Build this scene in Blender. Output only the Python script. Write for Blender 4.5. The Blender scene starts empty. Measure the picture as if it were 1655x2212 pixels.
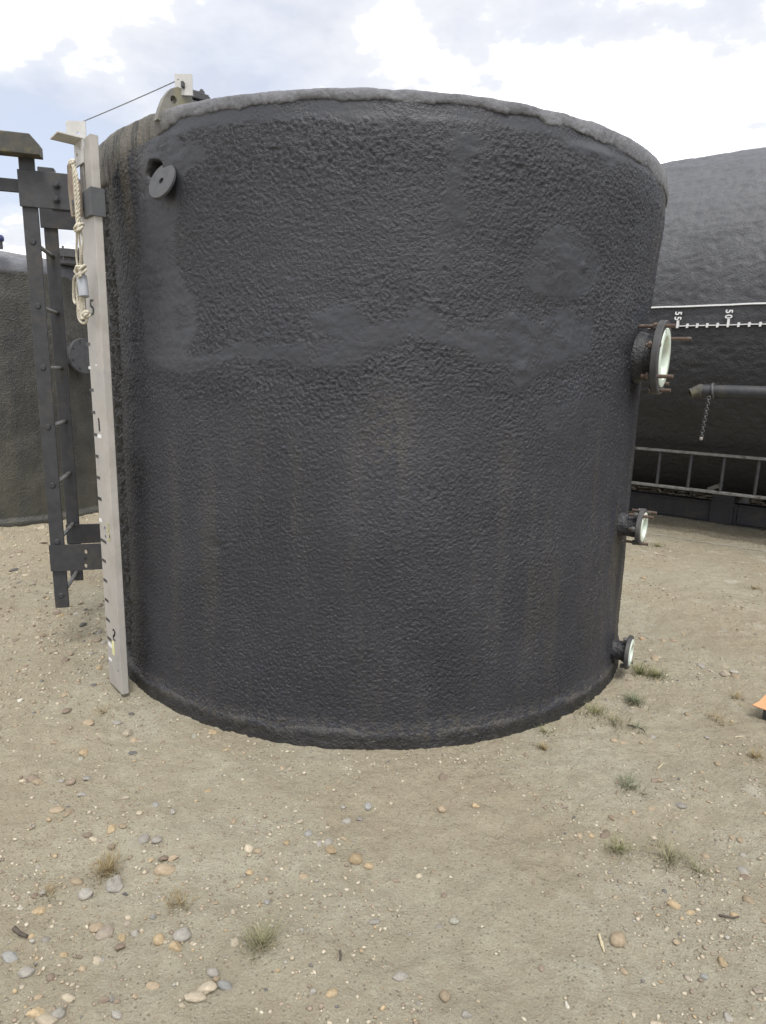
import bpy, bmesh, math, random
import numpy as np
from mathutils import Vector, Matrix

random.seed(7)
rng = np.random.default_rng(11)
S = bpy.context.scene
COL = S.collection
PI = math.pi

# ------------------------------------------------------------------ camera
F_PX, PITCH, ROLL, CAM_H = 1382.1, 0.2092, 0.02814, 1.6
cam_d = bpy.data.cameras.new('camera'); cam = bpy.data.objects.new('camera', cam_d); COL.objects.link(cam)
cam_d.sensor_fit = 'VERTICAL'; cam_d.sensor_height = 36.0; cam_d.lens = 36.0 * F_PX / 2212.0
cam_d.clip_start = 0.05; cam_d.clip_end = 3000
cp, sp, cr, sr = math.cos(PITCH), math.sin(PITCH), math.cos(ROLL), math.sin(ROLL)
fw = Vector((0, cp, -sp)); up0 = Vector((0, sp, cp)); rt0 = Vector((1, 0, 0))
rt = rt0 * cr + up0 * sr; up = up0 * cr - rt0 * sr
cam.matrix_world = Matrix(((rt.x, up.x, -fw.x, 0), (rt.y, up.y, -fw.y, 0), (rt.z, up.z, -fw.z, CAM_H), (0, 0, 0, 1)))
S.camera = cam

# ------------------------------------------------------------------ sky, sun, exposure
SUN_EL, SUN_AZ = math.radians(64), math.radians(168)      # azimuth from +Y towards +X
world = bpy.data.worlds.new('World'); S.world = world; world.use_nodes = True
nt = world.node_tree; nt.nodes.clear()
def N(t, typ, **kw):
    n = t.nodes.new(typ)
    for k, v in kw.items():
        if k.startswith('i_'): n.inputs[int(k[2:])].default_value = v
        else: setattr(n, k, v)
    return n
out = N(nt, 'ShaderNodeOutputWorld')
sky = N(nt, 'ShaderNodeTexSky', sky_type='NISHITA', sun_disc=False, sun_elevation=SUN_EL, sun_rotation=SUN_AZ,
        air_density=1.0, dust_density=2.0)
bg1 = N(nt, 'ShaderNodeBackground'); bg1.inputs[1].default_value = 0.1
nt.links.new(sky.outputs[0], bg1.inputs[0])
tc = N(nt, 'ShaderNodeTexCoord')
sep = N(nt, 'ShaderNodeSeparateXYZ'); nt.links.new(tc.outputs['Generated'], sep.inputs[0])
mz = N(nt, 'ShaderNodeMath', operation='MAXIMUM', i_1=0.0); nt.links.new(sep.outputs[2], mz.inputs[0])
az_ = N(nt, 'ShaderNodeMath', operation='ADD', i_1=0.22); nt.links.new(mz.outputs[0], az_.inputs[0])
dv = N(nt, 'ShaderNodeVectorMath', operation='DIVIDE')
cmb = N(nt, 'ShaderNodeCombineXYZ'); cmb.inputs[2].default_value = 1.0
dx = N(nt, 'ShaderNodeMath', operation='DIVIDE'); dy = N(nt, 'ShaderNodeMath', operation='DIVIDE')
nt.links.new(sep.outputs[0], dx.inputs[0]); nt.links.new(az_.outputs[0], dx.inputs[1])
nt.links.new(sep.outputs[1], dy.inputs[0]); nt.links.new(az_.outputs[0], dy.inputs[1])
nt.links.new(dx.outputs[0], cmb.inputs[0]); nt.links.new(dy.outputs[0], cmb.inputs[1])
off = N(nt, 'ShaderNodeVectorMath', operation='ADD'); off.inputs[1].default_value = (10.5, 8.8, 0)
nt.links.new(cmb.outputs[0], off.inputs[0])
nz = N(nt, 'ShaderNodeTexNoise'); nz.inputs['Scale'].default_value = 1.1; nz.inputs['Detail'].default_value = 9; nz.inputs['Roughness'].default_value = 0.56
nt.links.new(off.outputs[0], nz.inputs['Vector'])
nz2 = N(nt, 'ShaderNodeTexNoise'); nz2.inputs['Scale'].default_value = 4.6; nz2.inputs['Detail'].default_value = 8; nz2.inputs['Roughness'].default_value = 0.55
nt.links.new(off.outputs[0], nz2.inputs['Vector'])
mixn = N(nt, 'ShaderNodeMath', operation='MULTIPLY_ADD', i_1=0.42); nt.links.new(nz2.outputs[0], mixn.inputs[0]); nt.links.new(nz.outputs[0], mixn.inputs[2])
cr1 = N(nt, 'ShaderNodeValToRGB')
e = cr1.color_ramp.elements
e[0].position = 0.57; e[0].color = (0.295, 0.305, 0.34, 1)
e[1].position = 0.80; e[1].color = (0.98, 0.98, 0.99, 1)
m_ = cr1.color_ramp.elements.new(0.69); m_.color = (0.355, 0.363, 0.386, 1)
m_ = cr1.color_ramp.elements.new(0.73); m_.color = (0.53, 0.535, 0.55, 1)
nt.links.new(mixn.outputs[0], cr1.inputs[0])
bg2 = N(nt, 'ShaderNodeBackground'); bg2.inputs[1].default_value = 1.0
nt.links.new(cr1.outputs[0], bg2.inputs[0])
cov = N(nt, 'ShaderNodeMapRange'); cov.inputs[1].default_value = 0.30; cov.inputs[2].default_value = 0.5; cov.inputs[3].default_value = 0.7; cov.inputs[4].default_value = 1.0
nt.links.new(nz.outputs[0], cov.inputs[0])
mixs = N(nt, 'ShaderNodeMixShader'); nt.links.new(cov.outputs[0], mixs.inputs[0]); nt.links.new(bg1.outputs[0], mixs.inputs[1]); nt.links.new(bg2.outputs[0], mixs.inputs[2])
nt.links.new(mixs.outputs[0], out.inputs[0])
sun_d = bpy.data.lights.new('sun', 'SUN'); sun = bpy.data.objects.new('sun', sun_d); COL.objects.link(sun)
sun_d.energy = 1.15; sun_d.angle = math.radians(18); sun_d.color = (1.0, 0.965, 0.91)
sd = Vector((math.cos(SUN_EL) * math.sin(SUN_AZ), math.cos(SUN_EL) * math.cos(SUN_AZ), math.sin(SUN_EL)))
sun.rotation_euler = (-sd).to_track_quat('-Z', 'Y').to_euler()
S.view_settings.view_transform = 'Standard'; S.view_settings.look = 'None'
S.view_settings.gamma = 1.0; S.view_settings.use_curve_mapping = False
S.view_settings.exposure = 1.36

# ------------------------------------------------------------------ measuring helpers (photo pixel on a real plane or cylinder)
O3 = np.array([0, 0, CAM_H])
def ray(px, py):
    x = (px - 827.5) / F_PX; y = -(py - 1106) / F_PX
    x, y = cr * x - sr * y, sr * x + cr * y
    return np.array([x, cp + sp * y, -sp + cp * y])
def on_z(px, py, z=0.0): d = ray(px, py); return O3 + d * ((z - CAM_H) / d[2])
def on_y(px, py, Y): d = ray(px, py); return O3 + d * (Y / d[1])
def on_plane(px, py, p0, n):
    d = ray(px, py); n = np.array([n[0], n[1], 0.0]); p0 = np.array([p0[0], p0[1], 0.0])
    return O3 + d * (((p0 - O3) @ n) / (d @ n))
def on_cyl(px, py, c, R):
    d = ray(px, py); a = d[:2] @ d[:2]; b = -2 * d[:2] @ c; cc = c @ c - R * R; D = max(b * b - 4 * a * cc, 0)
    return O3 + d * ((-b - math.sqrt(D)) / (2 * a))

# ------------------------------------------------------------------ numpy noise
_perm = np.random.default_rng(3).permutation(4096)
_ga = np.random.default_rng(4).random(4096) * 2 * PI
_gx, _gy = np.cos(_ga), np.sin(_ga)
def perlin(x, y, seed=0):
    x = np.asarray(x, float); y = np.asarray(y, float)
    xi = np.floor(x).astype(np.int64); yi = np.floor(y).astype(np.int64); xf = x - xi; yf = y - yi
    u = xf * xf * xf * (xf * (xf * 6 - 15) + 10); v = yf * yf * yf * (yf * (yf * 6 - 15) + 10)
    def g(ix, iy, fx, fy):
        h = _perm[(_perm[(ix + seed * 131) & 4095] + iy) & 4095]
        return _gx[h] * fx + _gy[h] * fy
    a = g(xi, yi, xf, yf); b = g(xi + 1, yi, xf - 1, yf); c = g(xi, yi + 1, xf, yf - 1); d = g(xi + 1, yi + 1, xf - 1, yf - 1)
    return ((a + (b - a) * u) * (1 - v) + (c + (d - c) * u) * v) * 1.5
def fbm(x, y, oct=4, seed=0, gain=0.5):
    s = 0; a = 1.0
    for o in range(oct):
        s = s + a * perlin(x * 2 ** o, y * 2 ** o, seed + o * 7); a *= gain
    return s
def sstep(a, b, x): t = np.clip((x - a) / (b - a), 0, 1); return t * t * (3 - 2 * t)
def pnpoly(px, py, poly):
    r = np.zeros(px.shape, bool); n = len(poly)
    for i in range(n):
        x0, y0 = poly[i]; x1, y1 = poly[i - 1]
        if y0 == y1: continue
        c = ((y0 > py) != (y1 > py)) & (px < (x1 - x0) * (py - y0) / (y1 - y0) + x0)
        r ^= c
    return r
def blur(a, k):
    for ax in (0, 1):
        for _ in range(2):
            p = np.pad(a, [(k, k) if i == ax else (0, 0) for i in range(2)], mode='edge').cumsum(ax)
            z = np.zeros_like(np.take(p, [0], ax)); p = np.concatenate([z, p], ax)
            n = a.shape[ax]; w = 2 * k + 1
            a = (np.take(p, np.arange(w, w + n), ax) - np.take(p, np.arange(0, n), ax)) / w
    return a

# ------------------------------------------------------------------ materials
def newmat(name):
    m = bpy.data.materials.new(name); m.use_nodes = True
    return m, m.node_tree, m.node_tree.nodes['Principled BSDF']
def L(t, a, b): t.links.new(a, b)
def noise(t, scale, detail=5, rough=0.55, vec=None, dist=0.0):
    n = N(t, 'ShaderNodeTexNoise'); n.inputs['Scale'].default_value = scale; n.inputs['Detail'].default_value = detail
    n.inputs['Roughness'].default_value = rough; n.inputs['Distortion'].default_value = dist
    if vec is not None: L(t, vec, n.inputs['Vector'])
    return n
def ramp(t, fac, stops):
    r = N(t, 'ShaderNodeValToRGB'); e = r.color_ramp.elements
    while len(e) < len(stops): e.new(0.5)
    for i, (p, c) in enumerate(stops):
        e[i].position = p; e[i].color = (c[0], c[1], c[2], 1) if not isinstance(c, (int, float)) else (c, c, c, 1)
    L(t, fac, r.inputs[0]); return r
def mixc(t, fac, a, b, mode='MIX'):
    m = N(t, 'ShaderNodeMix', data_type='RGBA', blend_type=mode)
    for s, v in ((0, fac), (6, a), (7, b)):
        if isinstance(v, (int, float)): m.inputs[s].default_value = v
        elif isinstance(v, tuple): m.inputs[s].default_value = (*v, 1)
        else: L(t, v, m.inputs[s])
    return m.outputs[2]
def coords(t, scale=(1, 1, 1)):
    g = N(t, 'ShaderNodeNewGeometry')
    mp = N(t, 'ShaderNodeMapping'); mp.inputs['Scale'].default_value = scale; L(t, g.outputs['Position'], mp.inputs[0])
    return mp.outputs[0]
def bump(t, p, h, strength, dist):
    b = N(t, 'ShaderNodeBump'); b.inputs['Strength'].default_value = strength; b.inputs['Distance'].default_value = dist
    L(t, h, b.inputs['Height']); L(t, b.outputs[0], p.inputs['Normal']); return b
def worn(name, c1, c2, scale=14, rough=0.6, metal=0.0, bs=0.25, bd=0.002, c3=None, scale3=5, lo=0.38, hi=0.66, spec=0.5):
    m, t, p = newmat(name)
    v = coords(t); n = noise(t, scale, 8, 0.65, v); r = ramp(t, n.outputs[0], [(lo, c1), (hi, c2)])
    c = r.outputs[0]
    if c3 is not None:
        n3 = noise(t, scale3, 8, 0.7, v); r3 = ramp(t, n3.outputs[0], [(0.52, 0.0), (0.66, 1.0)])
        c = mixc(t, r3.outputs[0], c, c3)
    L(t, c, p.inputs['Base Color']); p.inputs['Roughness'].default_value = rough; p.inputs['Metallic'].default_value = metal
    p.inputs['Specular IOR Level'].default_value = spec
    nb = noise(t, scale * 9, 4, 0.6, v); bump(t, p, nb.outputs[0], bs, bd)
    return m

def foam_mat(name, dark, mid, olive, dust, fine=1.0, attrs=True):
    """sprayed foam under a black coating; 'smooth' = trowelled repairs, 'dirt' = brown run-off stains (vertex data)"""
    m, t, p = newmat(name)
    v = coords(t); vs = coords(t, (1, 1, 0.12))
    big = noise(t, 1.3, 4, 0.6, v); r0 = ramp(t, big.outputs[0], [(0.38, dark), (0.64, mid)]); c = r0.outputs[0]
    st = noise(t, 7, 6, 0.6, vs); rs = ramp(t, st.outputs[0], [(0.44, 0.0), (0.78, 0.24)])
    c = mixc(t, rs.outputs[0], c, olive)
    sp_ = noise(t, 95, 3, 0.7, v); r2 = ramp(t, sp_.outputs[0], [(0.46, 0.0), (0.68, 0.45)])
    c = mixc(t, r2.outputs[0], c, dust)
    h1 = noise(t, 85 * fine, 3, 0.5, v); h2 = noise(t, 230 * fine, 2, 0.5, v)
    hs = N(t, 'ShaderNodeMath', operation='MULTIPLY_ADD', i_1=0.45); L(t, h2.outputs[0], hs.inputs[0]); L(t, h1.outputs[0], hs.inputs[2])
    b = bump(t, p, hs.outputs[0], 0.9, 0.009)
    if attrs:
        a = N(t, 'ShaderNodeAttribute', attribute_name='smooth'); d = N(t, 'ShaderNodeAttribute', attribute_name='dirt')
        c = mixc(t, a.outputs['Fac'], c, mixc(t, 0.5, c, (0.033, 0.0355, 0.044)))
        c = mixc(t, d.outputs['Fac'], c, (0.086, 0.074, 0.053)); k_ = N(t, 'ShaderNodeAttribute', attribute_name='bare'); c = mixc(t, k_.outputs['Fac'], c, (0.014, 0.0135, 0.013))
        inv = N(t, 'ShaderNodeMapRange'); inv.inputs[3].default_value = 0.9; inv.inputs[4].default_value = 0.2
        L(t, a.outputs['Fac'], inv.inputs[0]); L(t, inv.outputs[0], b.inputs['Strength'])
    L(t, c, p.inputs['Base Color']); p.inputs['Roughness'].default_value = 0.48; p.inputs['Specular IOR Level'].default_value = 0.5
    return m
M = {}
M['foam'] = foam_mat('foam_coating', (0.01284, 0.01385, 0.0194), (0.02468, 0.02645, 0.03546), (0.03554, 0.03325, 0.02937), (0.03653, 0.03879, 0.04932))
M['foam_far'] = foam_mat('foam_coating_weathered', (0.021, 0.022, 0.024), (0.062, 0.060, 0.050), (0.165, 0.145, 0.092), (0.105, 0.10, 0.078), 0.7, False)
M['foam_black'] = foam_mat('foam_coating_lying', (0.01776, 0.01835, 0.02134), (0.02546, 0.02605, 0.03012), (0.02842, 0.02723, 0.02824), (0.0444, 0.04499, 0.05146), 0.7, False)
def sky_lit_top(m):  # sky light painted into the coating: paler grey with height
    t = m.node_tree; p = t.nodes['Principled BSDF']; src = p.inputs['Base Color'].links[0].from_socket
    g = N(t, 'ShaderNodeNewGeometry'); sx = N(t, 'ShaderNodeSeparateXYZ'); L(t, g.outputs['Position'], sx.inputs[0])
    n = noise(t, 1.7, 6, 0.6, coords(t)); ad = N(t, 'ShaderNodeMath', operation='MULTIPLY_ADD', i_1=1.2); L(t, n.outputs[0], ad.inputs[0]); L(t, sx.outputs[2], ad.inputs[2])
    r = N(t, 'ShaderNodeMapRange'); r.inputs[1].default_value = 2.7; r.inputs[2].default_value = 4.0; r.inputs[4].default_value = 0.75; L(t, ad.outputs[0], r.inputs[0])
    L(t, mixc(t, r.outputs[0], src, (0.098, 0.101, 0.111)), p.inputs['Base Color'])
sky_lit_top(M['foam_black'])
def rim_mat():
    m, t, p = newmat('faded_rim_coating')
    v = coords(t); vs = coords(t, (1, 1, 0.07))
    n = noise(t, 9, 7, 0.65, v); c = ramp(t, n.outputs[0], [(0.34, (0.115, 0.12, 0.138)), (0.66, (0.19, 0.197, 0.22))]).outputs[0]
    s_ = noise(t, 24, 5, 0.7, vs); sr_ = ramp(t, s_.outputs[0], [(0.5, 0.0), (0.62, 1.0)])
    d = N(t, 'ShaderNodeAttribute', attribute_name='dirt')
    mul = N(t, 'ShaderNodeMath', operation='MULTIPLY'); L(t, sr_.outputs[0], mul.inputs[0]); L(t, d.outputs['Fac'], mul.inputs[1])
    c = mixc(t, d.outputs['Fac'], c, mixc(t, n.outputs[0], (0.075, 0.07, 0.06), (0.165, 0.152, 0.128)))
    c = mixc(t, mul.outputs[0], c, (0.045, 0.043, 0.04))
    pit = noise(t, 42, 4, 0.8, v); pr = ramp(t, pit.outputs[0], [(0.66, 0.0), (0.76, 0.5)]); c = mixc(t, pr.outputs[0], c, (0.06, 0.058, 0.062))
    L(t, c, p.inputs['Base Color']); p.inputs['Roughness'].default_value = 0.75
    h = noise(t, 60, 6, 0.65, v); hv = noise(t, 55, 5, 0.7, vs); ha = N(t, 'ShaderNodeMath', operation='ADD'); L(t, h.outputs[0], ha.inputs[0]); L(t, hv.outputs[0], ha.inputs[1]); bump(t, p, ha.outputs[0], 0.8, 0.011)
    return m
M['rim'] = rim_mat()
M['steel'] = worn('black_painted_steel', (0.02451, 0.02587, 0.03015), (0.03949, 0.04085, 0.04628), 22, 0.55, 0, 0.3, 0.001, (0.05787, 0.05106, 0.04067), 7)
M['steel_mossy'] = worn('black_steel_with_lichen', (0.04, 0.04, 0.0368), (0.068, 0.064, 0.048), 30, 0.7, 0, 0.4, 0.0015, (0.12, 0.104, 0.0496), 9)
M['rung'] = worn('worn_rung_steel', (0.128, 0.128, 0.124), (0.216, 0.216, 0.208), 26, 0.5, 0.2, 0.3, 0.001, (0.072, 0.06, 0.048), 14)
M['alu'] = worn('weathered_aluminium', (0.3404, 0.3219, 0.296), (0.4292, 0.407, 0.3848), 8, 0.55, 0.15, 0.12, 0.0008, (0.296, 0.2849, 0.2738), 4)
M['alu_bright'] = worn('aluminium_plate', (0.448, 0.44, 0.424), (0.544, 0.536, 0.52), 12, 0.5, 0.15, 0.12, 0.0008)
M['rust'] = worn('rusty_stud', (0.06904, 0.04684, 0.03714), (0.1235, 0.08479, 0.065), 60, 0.8, 0.1, 0.5, 0.0015, (0.189, 0.1776, 0.1625), 25)
M['rope'] = worn('cotton_rope', (0.41, 0.3772, 0.3034), (0.574, 0.533, 0.4428), 90, 0.9, 0, 0.5, 0.001)
M['wood'] = worn('brown_pointer_casing', (0.16, 0.124, 0.092), (0.264, 0.216, 0.16), 30, 0.7, 0, 0.3, 0.001, (0.136, 0.072, 0.048), 16)
M['band'] = worn('grey_tape_band', (0.06375, 0.068, 0.0748), (0.085, 0.08925, 0.0952), 20, 0.6)
M['liner'] = worn('pale_green_liner', (0.516, 0.602, 0.516), (0.602, 0.6708, 0.5934), 10, 0.38, 0, 0.08, 0.0006, (0.5676, 0.5332, 0.4472), 9)
M['flange'] = worn('flange_paint', (0.0396, 0.04032, 0.0432), (0.0612, 0.0612, 0.06336), 18, 0.6, 0, 0.35, 0.0015, (0.0936, 0.09, 0.0828), 6)
M['lug'] = worn('dusty_lug', (0.04784, 0.05023, 0.05621), (0.07475, 0.07654, 0.08252), 22, 0.65, 0, 0.4, 0.0012, (0.06578, 0.06578, 0.06578), 20)
M['lug_lichen'] = worn('lug_with_lichen', (0.1275, 0.1258, 0.1148), (0.1997, 0.1938, 0.17), 16, 0.8, 0, 0.5, 0.002, (0.1955, 0.1785, 0.1062), 9)
M['pit'] = worn('bare_brown_foam', (0.0224, 0.0208, 0.0176), (0.044, 0.0384, 0.0288), 40, 0.9, 0, 0.9, 0.01)
M['wire'] = worn('wire_rope_steel', (0.221, 0.238, 0.272), (0.306, 0.323, 0.357), 80, 0.5, 0.0)
M['white'] = worn('white_paint', (0.63, 0.639, 0.648), (0.738, 0.738, 0.738), 40, 0.6)
M['ink'] = worn('black_marker', (0.018, 0.018, 0.02), (0.03, 0.03, 0.034), 50, 0.5)
M['green_ink'] = worn('dark_green_marker', (0.03, 0.06, 0.045), (0.05, 0.085, 0.065), 50, 0.5)
M['yellow'] = worn('yellow_tape', (0.62, 0.62, 0.28), (0.72, 0.70, 0.42), 50, 0.5)
M['orange'] = worn('orange_plastic', (0.594, 0.27, 0.117), (0.666, 0.342, 0.171), 12, 0.5, 0, 0.1, 0.001)
M['panel_shade'] = worn('panel_shade_black', (0.0176, 0.0184, 0.0216), (0.032, 0.032, 0.036), 18, 0.7, 0, 0.3, 0.001, (0.08, 0.076, 0.068), 10)
M['blue'] = worn('blue_cap', (0.03, 0.035, 0.12), (0.05, 0.055, 0.17), 15, 0.5)
M['grey_tube'] = worn('grey_plastic_tube', (0.255, 0.272, 0.306), (0.323, 0.34, 0.3655), 20, 0.45)
M['string'] = worn('pale_string', (0.378, 0.36, 0.315), (0.45, 0.432, 0.387), 40, 0.9)
M['twig'] = worn('dark_twig', (0.06, 0.05, 0.04), (0.11, 0.09, 0.07), 60, 0.9)
M['straw'] = worn('dry_straw', (0.40, 0.34, 0.22), (0.52, 0.46, 0.32), 60, 0.9)
M['chain'] = worn('galvanised_chain', (0.0561, 0.05865, 0.0612), (0.102, 0.1045, 0.1071), 60, 0.5, 0.3)

# ------------------------------------------------------------------ object helpers
def thing(name, label, cat, loc, group=None):
    o = bpy.data.objects.new(name, None); COL.objects.link(o); o.location = loc; o.empty_display_size = 0.1
    o['label'] = label; o['category'] = cat
    if group: o['group'] = group
    return o
def tag(o, label=None, cat=None, group=None, kind=None):
    if label: o['label'] = label
    if cat: o['category'] = cat
    if group: o['group'] = group
    if kind: o['kind'] = kind
    return o
def root_of(p):
    while p.parent: p = p.parent
    return p
def link(name, me, mat, parent=None, sharp=35):
    """me holds world-space points; a part is stored relative to its thing's base"""
    o = bpy.data.objects.new(name, me); COL.objects.link(o)
    if parent is not None:
        me.transform(Matrix.Translation(-Vector(root_of(parent).location))); o.parent = parent
    if mat: me.materials.append(mat)
    if sharp is not None and len(me.polygons):
        me.shade_smooth(); me.set_sharp_from_angle(angle=math.radians(sharp))
    return o
class MB:
    def __init__(s): s.bm = bmesh.new()
    def box(s, c, size, ax=None, bev=0.003, seg=1):
        """c centre; size along the three axes ax (columns x, y, z)"""
        ax = ax or (Vector((1, 0, 0)), Vector((0, 1, 0)), Vector((0, 0, 1)))
        Mx = Matrix((Vector(ax[0]) * size[0], Vector(ax[1]) * size[1], Vector(ax[2]) * size[2])).transposed().to_4x4()
        Mx.translation = Vector(c)
        r = bmesh.ops.create_cube(s.bm, size=1.0, matrix=Mx)
        if bev:
            es = list({e for v in r['verts'] for e in v.link_edges})
            bmesh.ops.bevel(s.bm, geom=es, offset=min(bev, 0.3 * min(size)), segments=seg, affect='EDGES', profile=0.6)
        return s
    def lathe(s, p0, axis, prof, n=32):
        """prof: (radius, height) pairs along axis from p0; zero radius closes"""
        a = Vector(axis).normalized(); u = a.orthogonal().normalized(); w = a.cross(u); p0 = Vector(p0)
        rings = []
        for r, h in prof:
            if r < 1e-6: rings.append([s.bm.verts.new(p0 + a * h)])
            else: rings.append([s.bm.verts.new(p0 + a * h + (u * math.cos(2 * PI * k / n) + w * math.sin(2 * PI * k / n)) * r) for k in range(n)])
        for A, B in zip(rings, rings[1:]):
            for k in range(n):
                k2 = (k + 1) % n
                f = [A[k % len(A)], A[k2 % len(A)], B[k2 % len(B)], B[k % len(B)]]
                f = list(dict.fromkeys(f))
                if len(f) >= 3:
                    try: s.bm.faces.new(f)
                    except ValueError: pass
        return s
    def cyl(s, p0, p1, r, r1=None, n=16, bev=0.0):
        d = Vector(p1) - Vector(p0); h = d.length; r1 = r if r1 is None else r1
        pr = [(0, 0), (r - bev, 0), (r, bev), (r1, h - bev), (r1 - bev, h), (0, h)] if bev else [(0, 0), (r, 0), (r1, h), (0, h)]
        return s.lathe(p0, d, pr, n)
    def tube(s, pts, r, n=8, closed=False, rad=None):
        pts = [Vector(p) for p in pts]; m = len(pts); rings = []
        ref = None
        for i, p in enumerate(pts):
            if closed: t = pts[(i + 1) % m] - pts[i - 1]
            else: t = pts[min(i + 1, m - 1)] - pts[max(i - 1, 0)]
            t.normalize()
            if ref is None: ref = t.orthogonal().normalized()
            ref = (ref - t * ref.dot(t)).normalized(); w = t.cross(ref)
            rr = rad[i] if rad else r
            rings.append([s.bm.verts.new(p + (ref * math.cos(2 * PI * k / n) + w * math.sin(2 * PI * k / n)) * rr) for k in range(n)])
        pairs = list(zip(rings, rings[1:])) + ([(rings[-1], rings[0])] if closed else [])
        for A, B in pairs:
            for k in range(n): s.bm.faces.new((A[k], A[(k + 1) % n], B[(k + 1) % n], B[k]))
        if not closed:
            s.bm.faces.new(rings[0][::-1]); s.bm.faces.new(rings[-1])
        return s
    def prism(s, poly, o, u, v, thick, bev=0.0, holes=()):
        """polygon (a,b) on axes u,v from o, extruded by +-thick/2 along u x v"""
        o, u, v = Vector(o), Vector(u).normalized(), Vector(v).normalized(); w = u.cross(v)
        vs = [[s.bm.verts.new(o + u * a + v * b + w * (sg * thick / 2)) for a, b in poly] for sg in (-1, 1)]
        n = len(poly)
        f0 = s.bm.faces.new(vs[0][::-1]); f1 = s.bm.faces.new(vs[1])
        for i in range(n): s.bm.faces.new((vs[0][i], vs[0][(i + 1) % n], vs[1][(i + 1) % n], vs[1][i]))
        if bev:
            es = list(set(f0.edges) | set(f1.edges)); bmesh.ops.bevel(s.bm, geom=es, offset=bev, segments=1, affect='EDGES')
        return s
    def build(s, name, mat, parent=None, sharp=35):
        bmesh.ops.recalc_face_normals(s.bm, faces=s.bm.faces)
        me = bpy.data.meshes.new(name); s.bm.to_mesh(me); s.bm.free()
        return link(name, me, mat, parent, sharp)
def plate_holes(o, u, v, w_len, h_len, thick, holes, n=16):
    """rectangular plate with round or slotted holes built from real rings; holes = (a, b, ra, rb)"""
    mb = MB(); o, u, v = Vector(o), Vector(u).normalized(), Vector(v).normalized(); w = u.cross(v)
    bm = mb.bm
    loops = []
    def loop(pts):
        vs = [bm.verts.new(o + u * a + v * b) for a, b in pts]; es = [bm.edges.new((vs[i], vs[(i + 1) % len(vs)])) for i in range(len(vs))]
        return es
    es = loop([(0, 0), (w_len, 0), (w_len, h_len), (0, h_len)])
    for a, b, ra, rb in holes:
        es += loop([(a + ra * math.cos(2 * PI * k / n), b + rb * math.sin(2 * PI * k / n)) for k in range(n)])
    bmesh.ops.triangle_fill(bm, use_beauty=True, use_dissolve=False, edges=es)
    r = bmesh.ops.extrude_face_region(bm, geom=list(bm.faces))
    for x in r['geom']:
        if isinstance(x, bmesh.types.BMVert): x.co += w * thick
    return mb
def hexnut(mb, p, axis, r, h): return mb.lathe(p, axis, [(0, 0), (r, 0), (r, h * 0.85), (r * 0.86, h), (0, h)], 6)
def grid_mesh(name, V, nu, nv, wrap=False, flip=False):
    """V array (nu, nv, 3)"""
    idx = np.arange(nu * nv).reshape(nu, nv)
    iu = np.arange(nu if wrap else nu - 1); A = idx[iu][:, :-1]; B = idx[(iu + 1) % nu][:, :-1]; C_ = idx[(iu + 1) % nu][:, 1:]; D = idx[iu][:, 1:]
    q = np.stack([A, B, C_, D] if not flip else [D, C_, B, A], -1).reshape(-1, 4)
    me = bpy.data.meshes.new(name); me.vertices.add(nu * nv); me.loops.add(q.size); me.polygons.add(len(q))
    me.vertices.foreach_set('co', V.reshape(-1).astype(np.float32)); me.loops.foreach_set('vertex_index', q.reshape(-1).astype(np.int32))
    me.polygons.foreach_set('loop_start', np.arange(0, q.size, 4, dtype=np.int32)); me.polygons.foreach_set('loop_total', np.full(len(q), 4, np.int32))
    me.update(calc_edges=True); me.validate(); me.shade_smooth()
    return me
def setattr_f(me, name, a):
    at = me.attributes.new(name, 'FLOAT', 'POINT'); at.data.foreach_set('value', a.reshape(-1).astype(np.float32))

# ------------------------------------------------------------------ ground
C = np.array([-0.065, 4.119])             # axis of the near tank
def ground_h(x, y):
    d = np.hypot(x - C[0], y - C[1])
    h = 0.018 * fbm(x * 0.9 + 3, y * 0.9, 3, 5) + 0.010 * fbm(x * 4.2, y * 4.2, 3, 6)
    h = h * sstep(0.0, 0.5, np.abs(d - 1.6) + 0.06) - 0.004
    return h
def axis_pts(a0, a1, fine, lim_lo, lim_hi, growth=1.14):
    a = list(np.arange(a0, a1, fine)); s_ = fine
    while a[-1] < lim_hi: s_ *= growth; a.append(a[-1] + s_)
    s_ = fine; lo = []
    c = a0
    while c > lim_lo: s_ *= growth; c -= s_; lo.append(c)
    return np.array(lo[::-1] + a)
gx = axis_pts(-3.9, 3.9, 0.0135, -500, 500); gy = axis_pts(0.75, 7.6, 0.0135, -500, 700)
GX, GY = np.meshgrid(gx, gy, indexing='ij')
near = sstep(14, 5, np.hypot(GX, GY - 3))
gv = perlin(GX * 28, GY * 28, 21); gv2 = perlin(GX * 13, GY * 13, 22)
patchy = sstep(-0.25, 0.5, fbm(GX * 1.1, GY * 1.1, 3, 23) + 0.55 * sstep(-0.5, -2.5, GX) + 0.5 * sstep(0.7, 1.6, GX) * sstep(2.6, 1.4, GY))
micro = 0.0055 * np.abs(gv) * (0.5 + patchy) + 0.006 * gv2 + 0.005 * perlin(GX * 36, GY * 36, 24) * (0.25 + patchy)
GZ = ground_h(GX, GY) + micro * near
me = grid_mesh('ground', np.stack([GX, GY, GZ], -1), len(gx), len(gy))
setattr_f(me, 'patchy', patchy * near)
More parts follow.
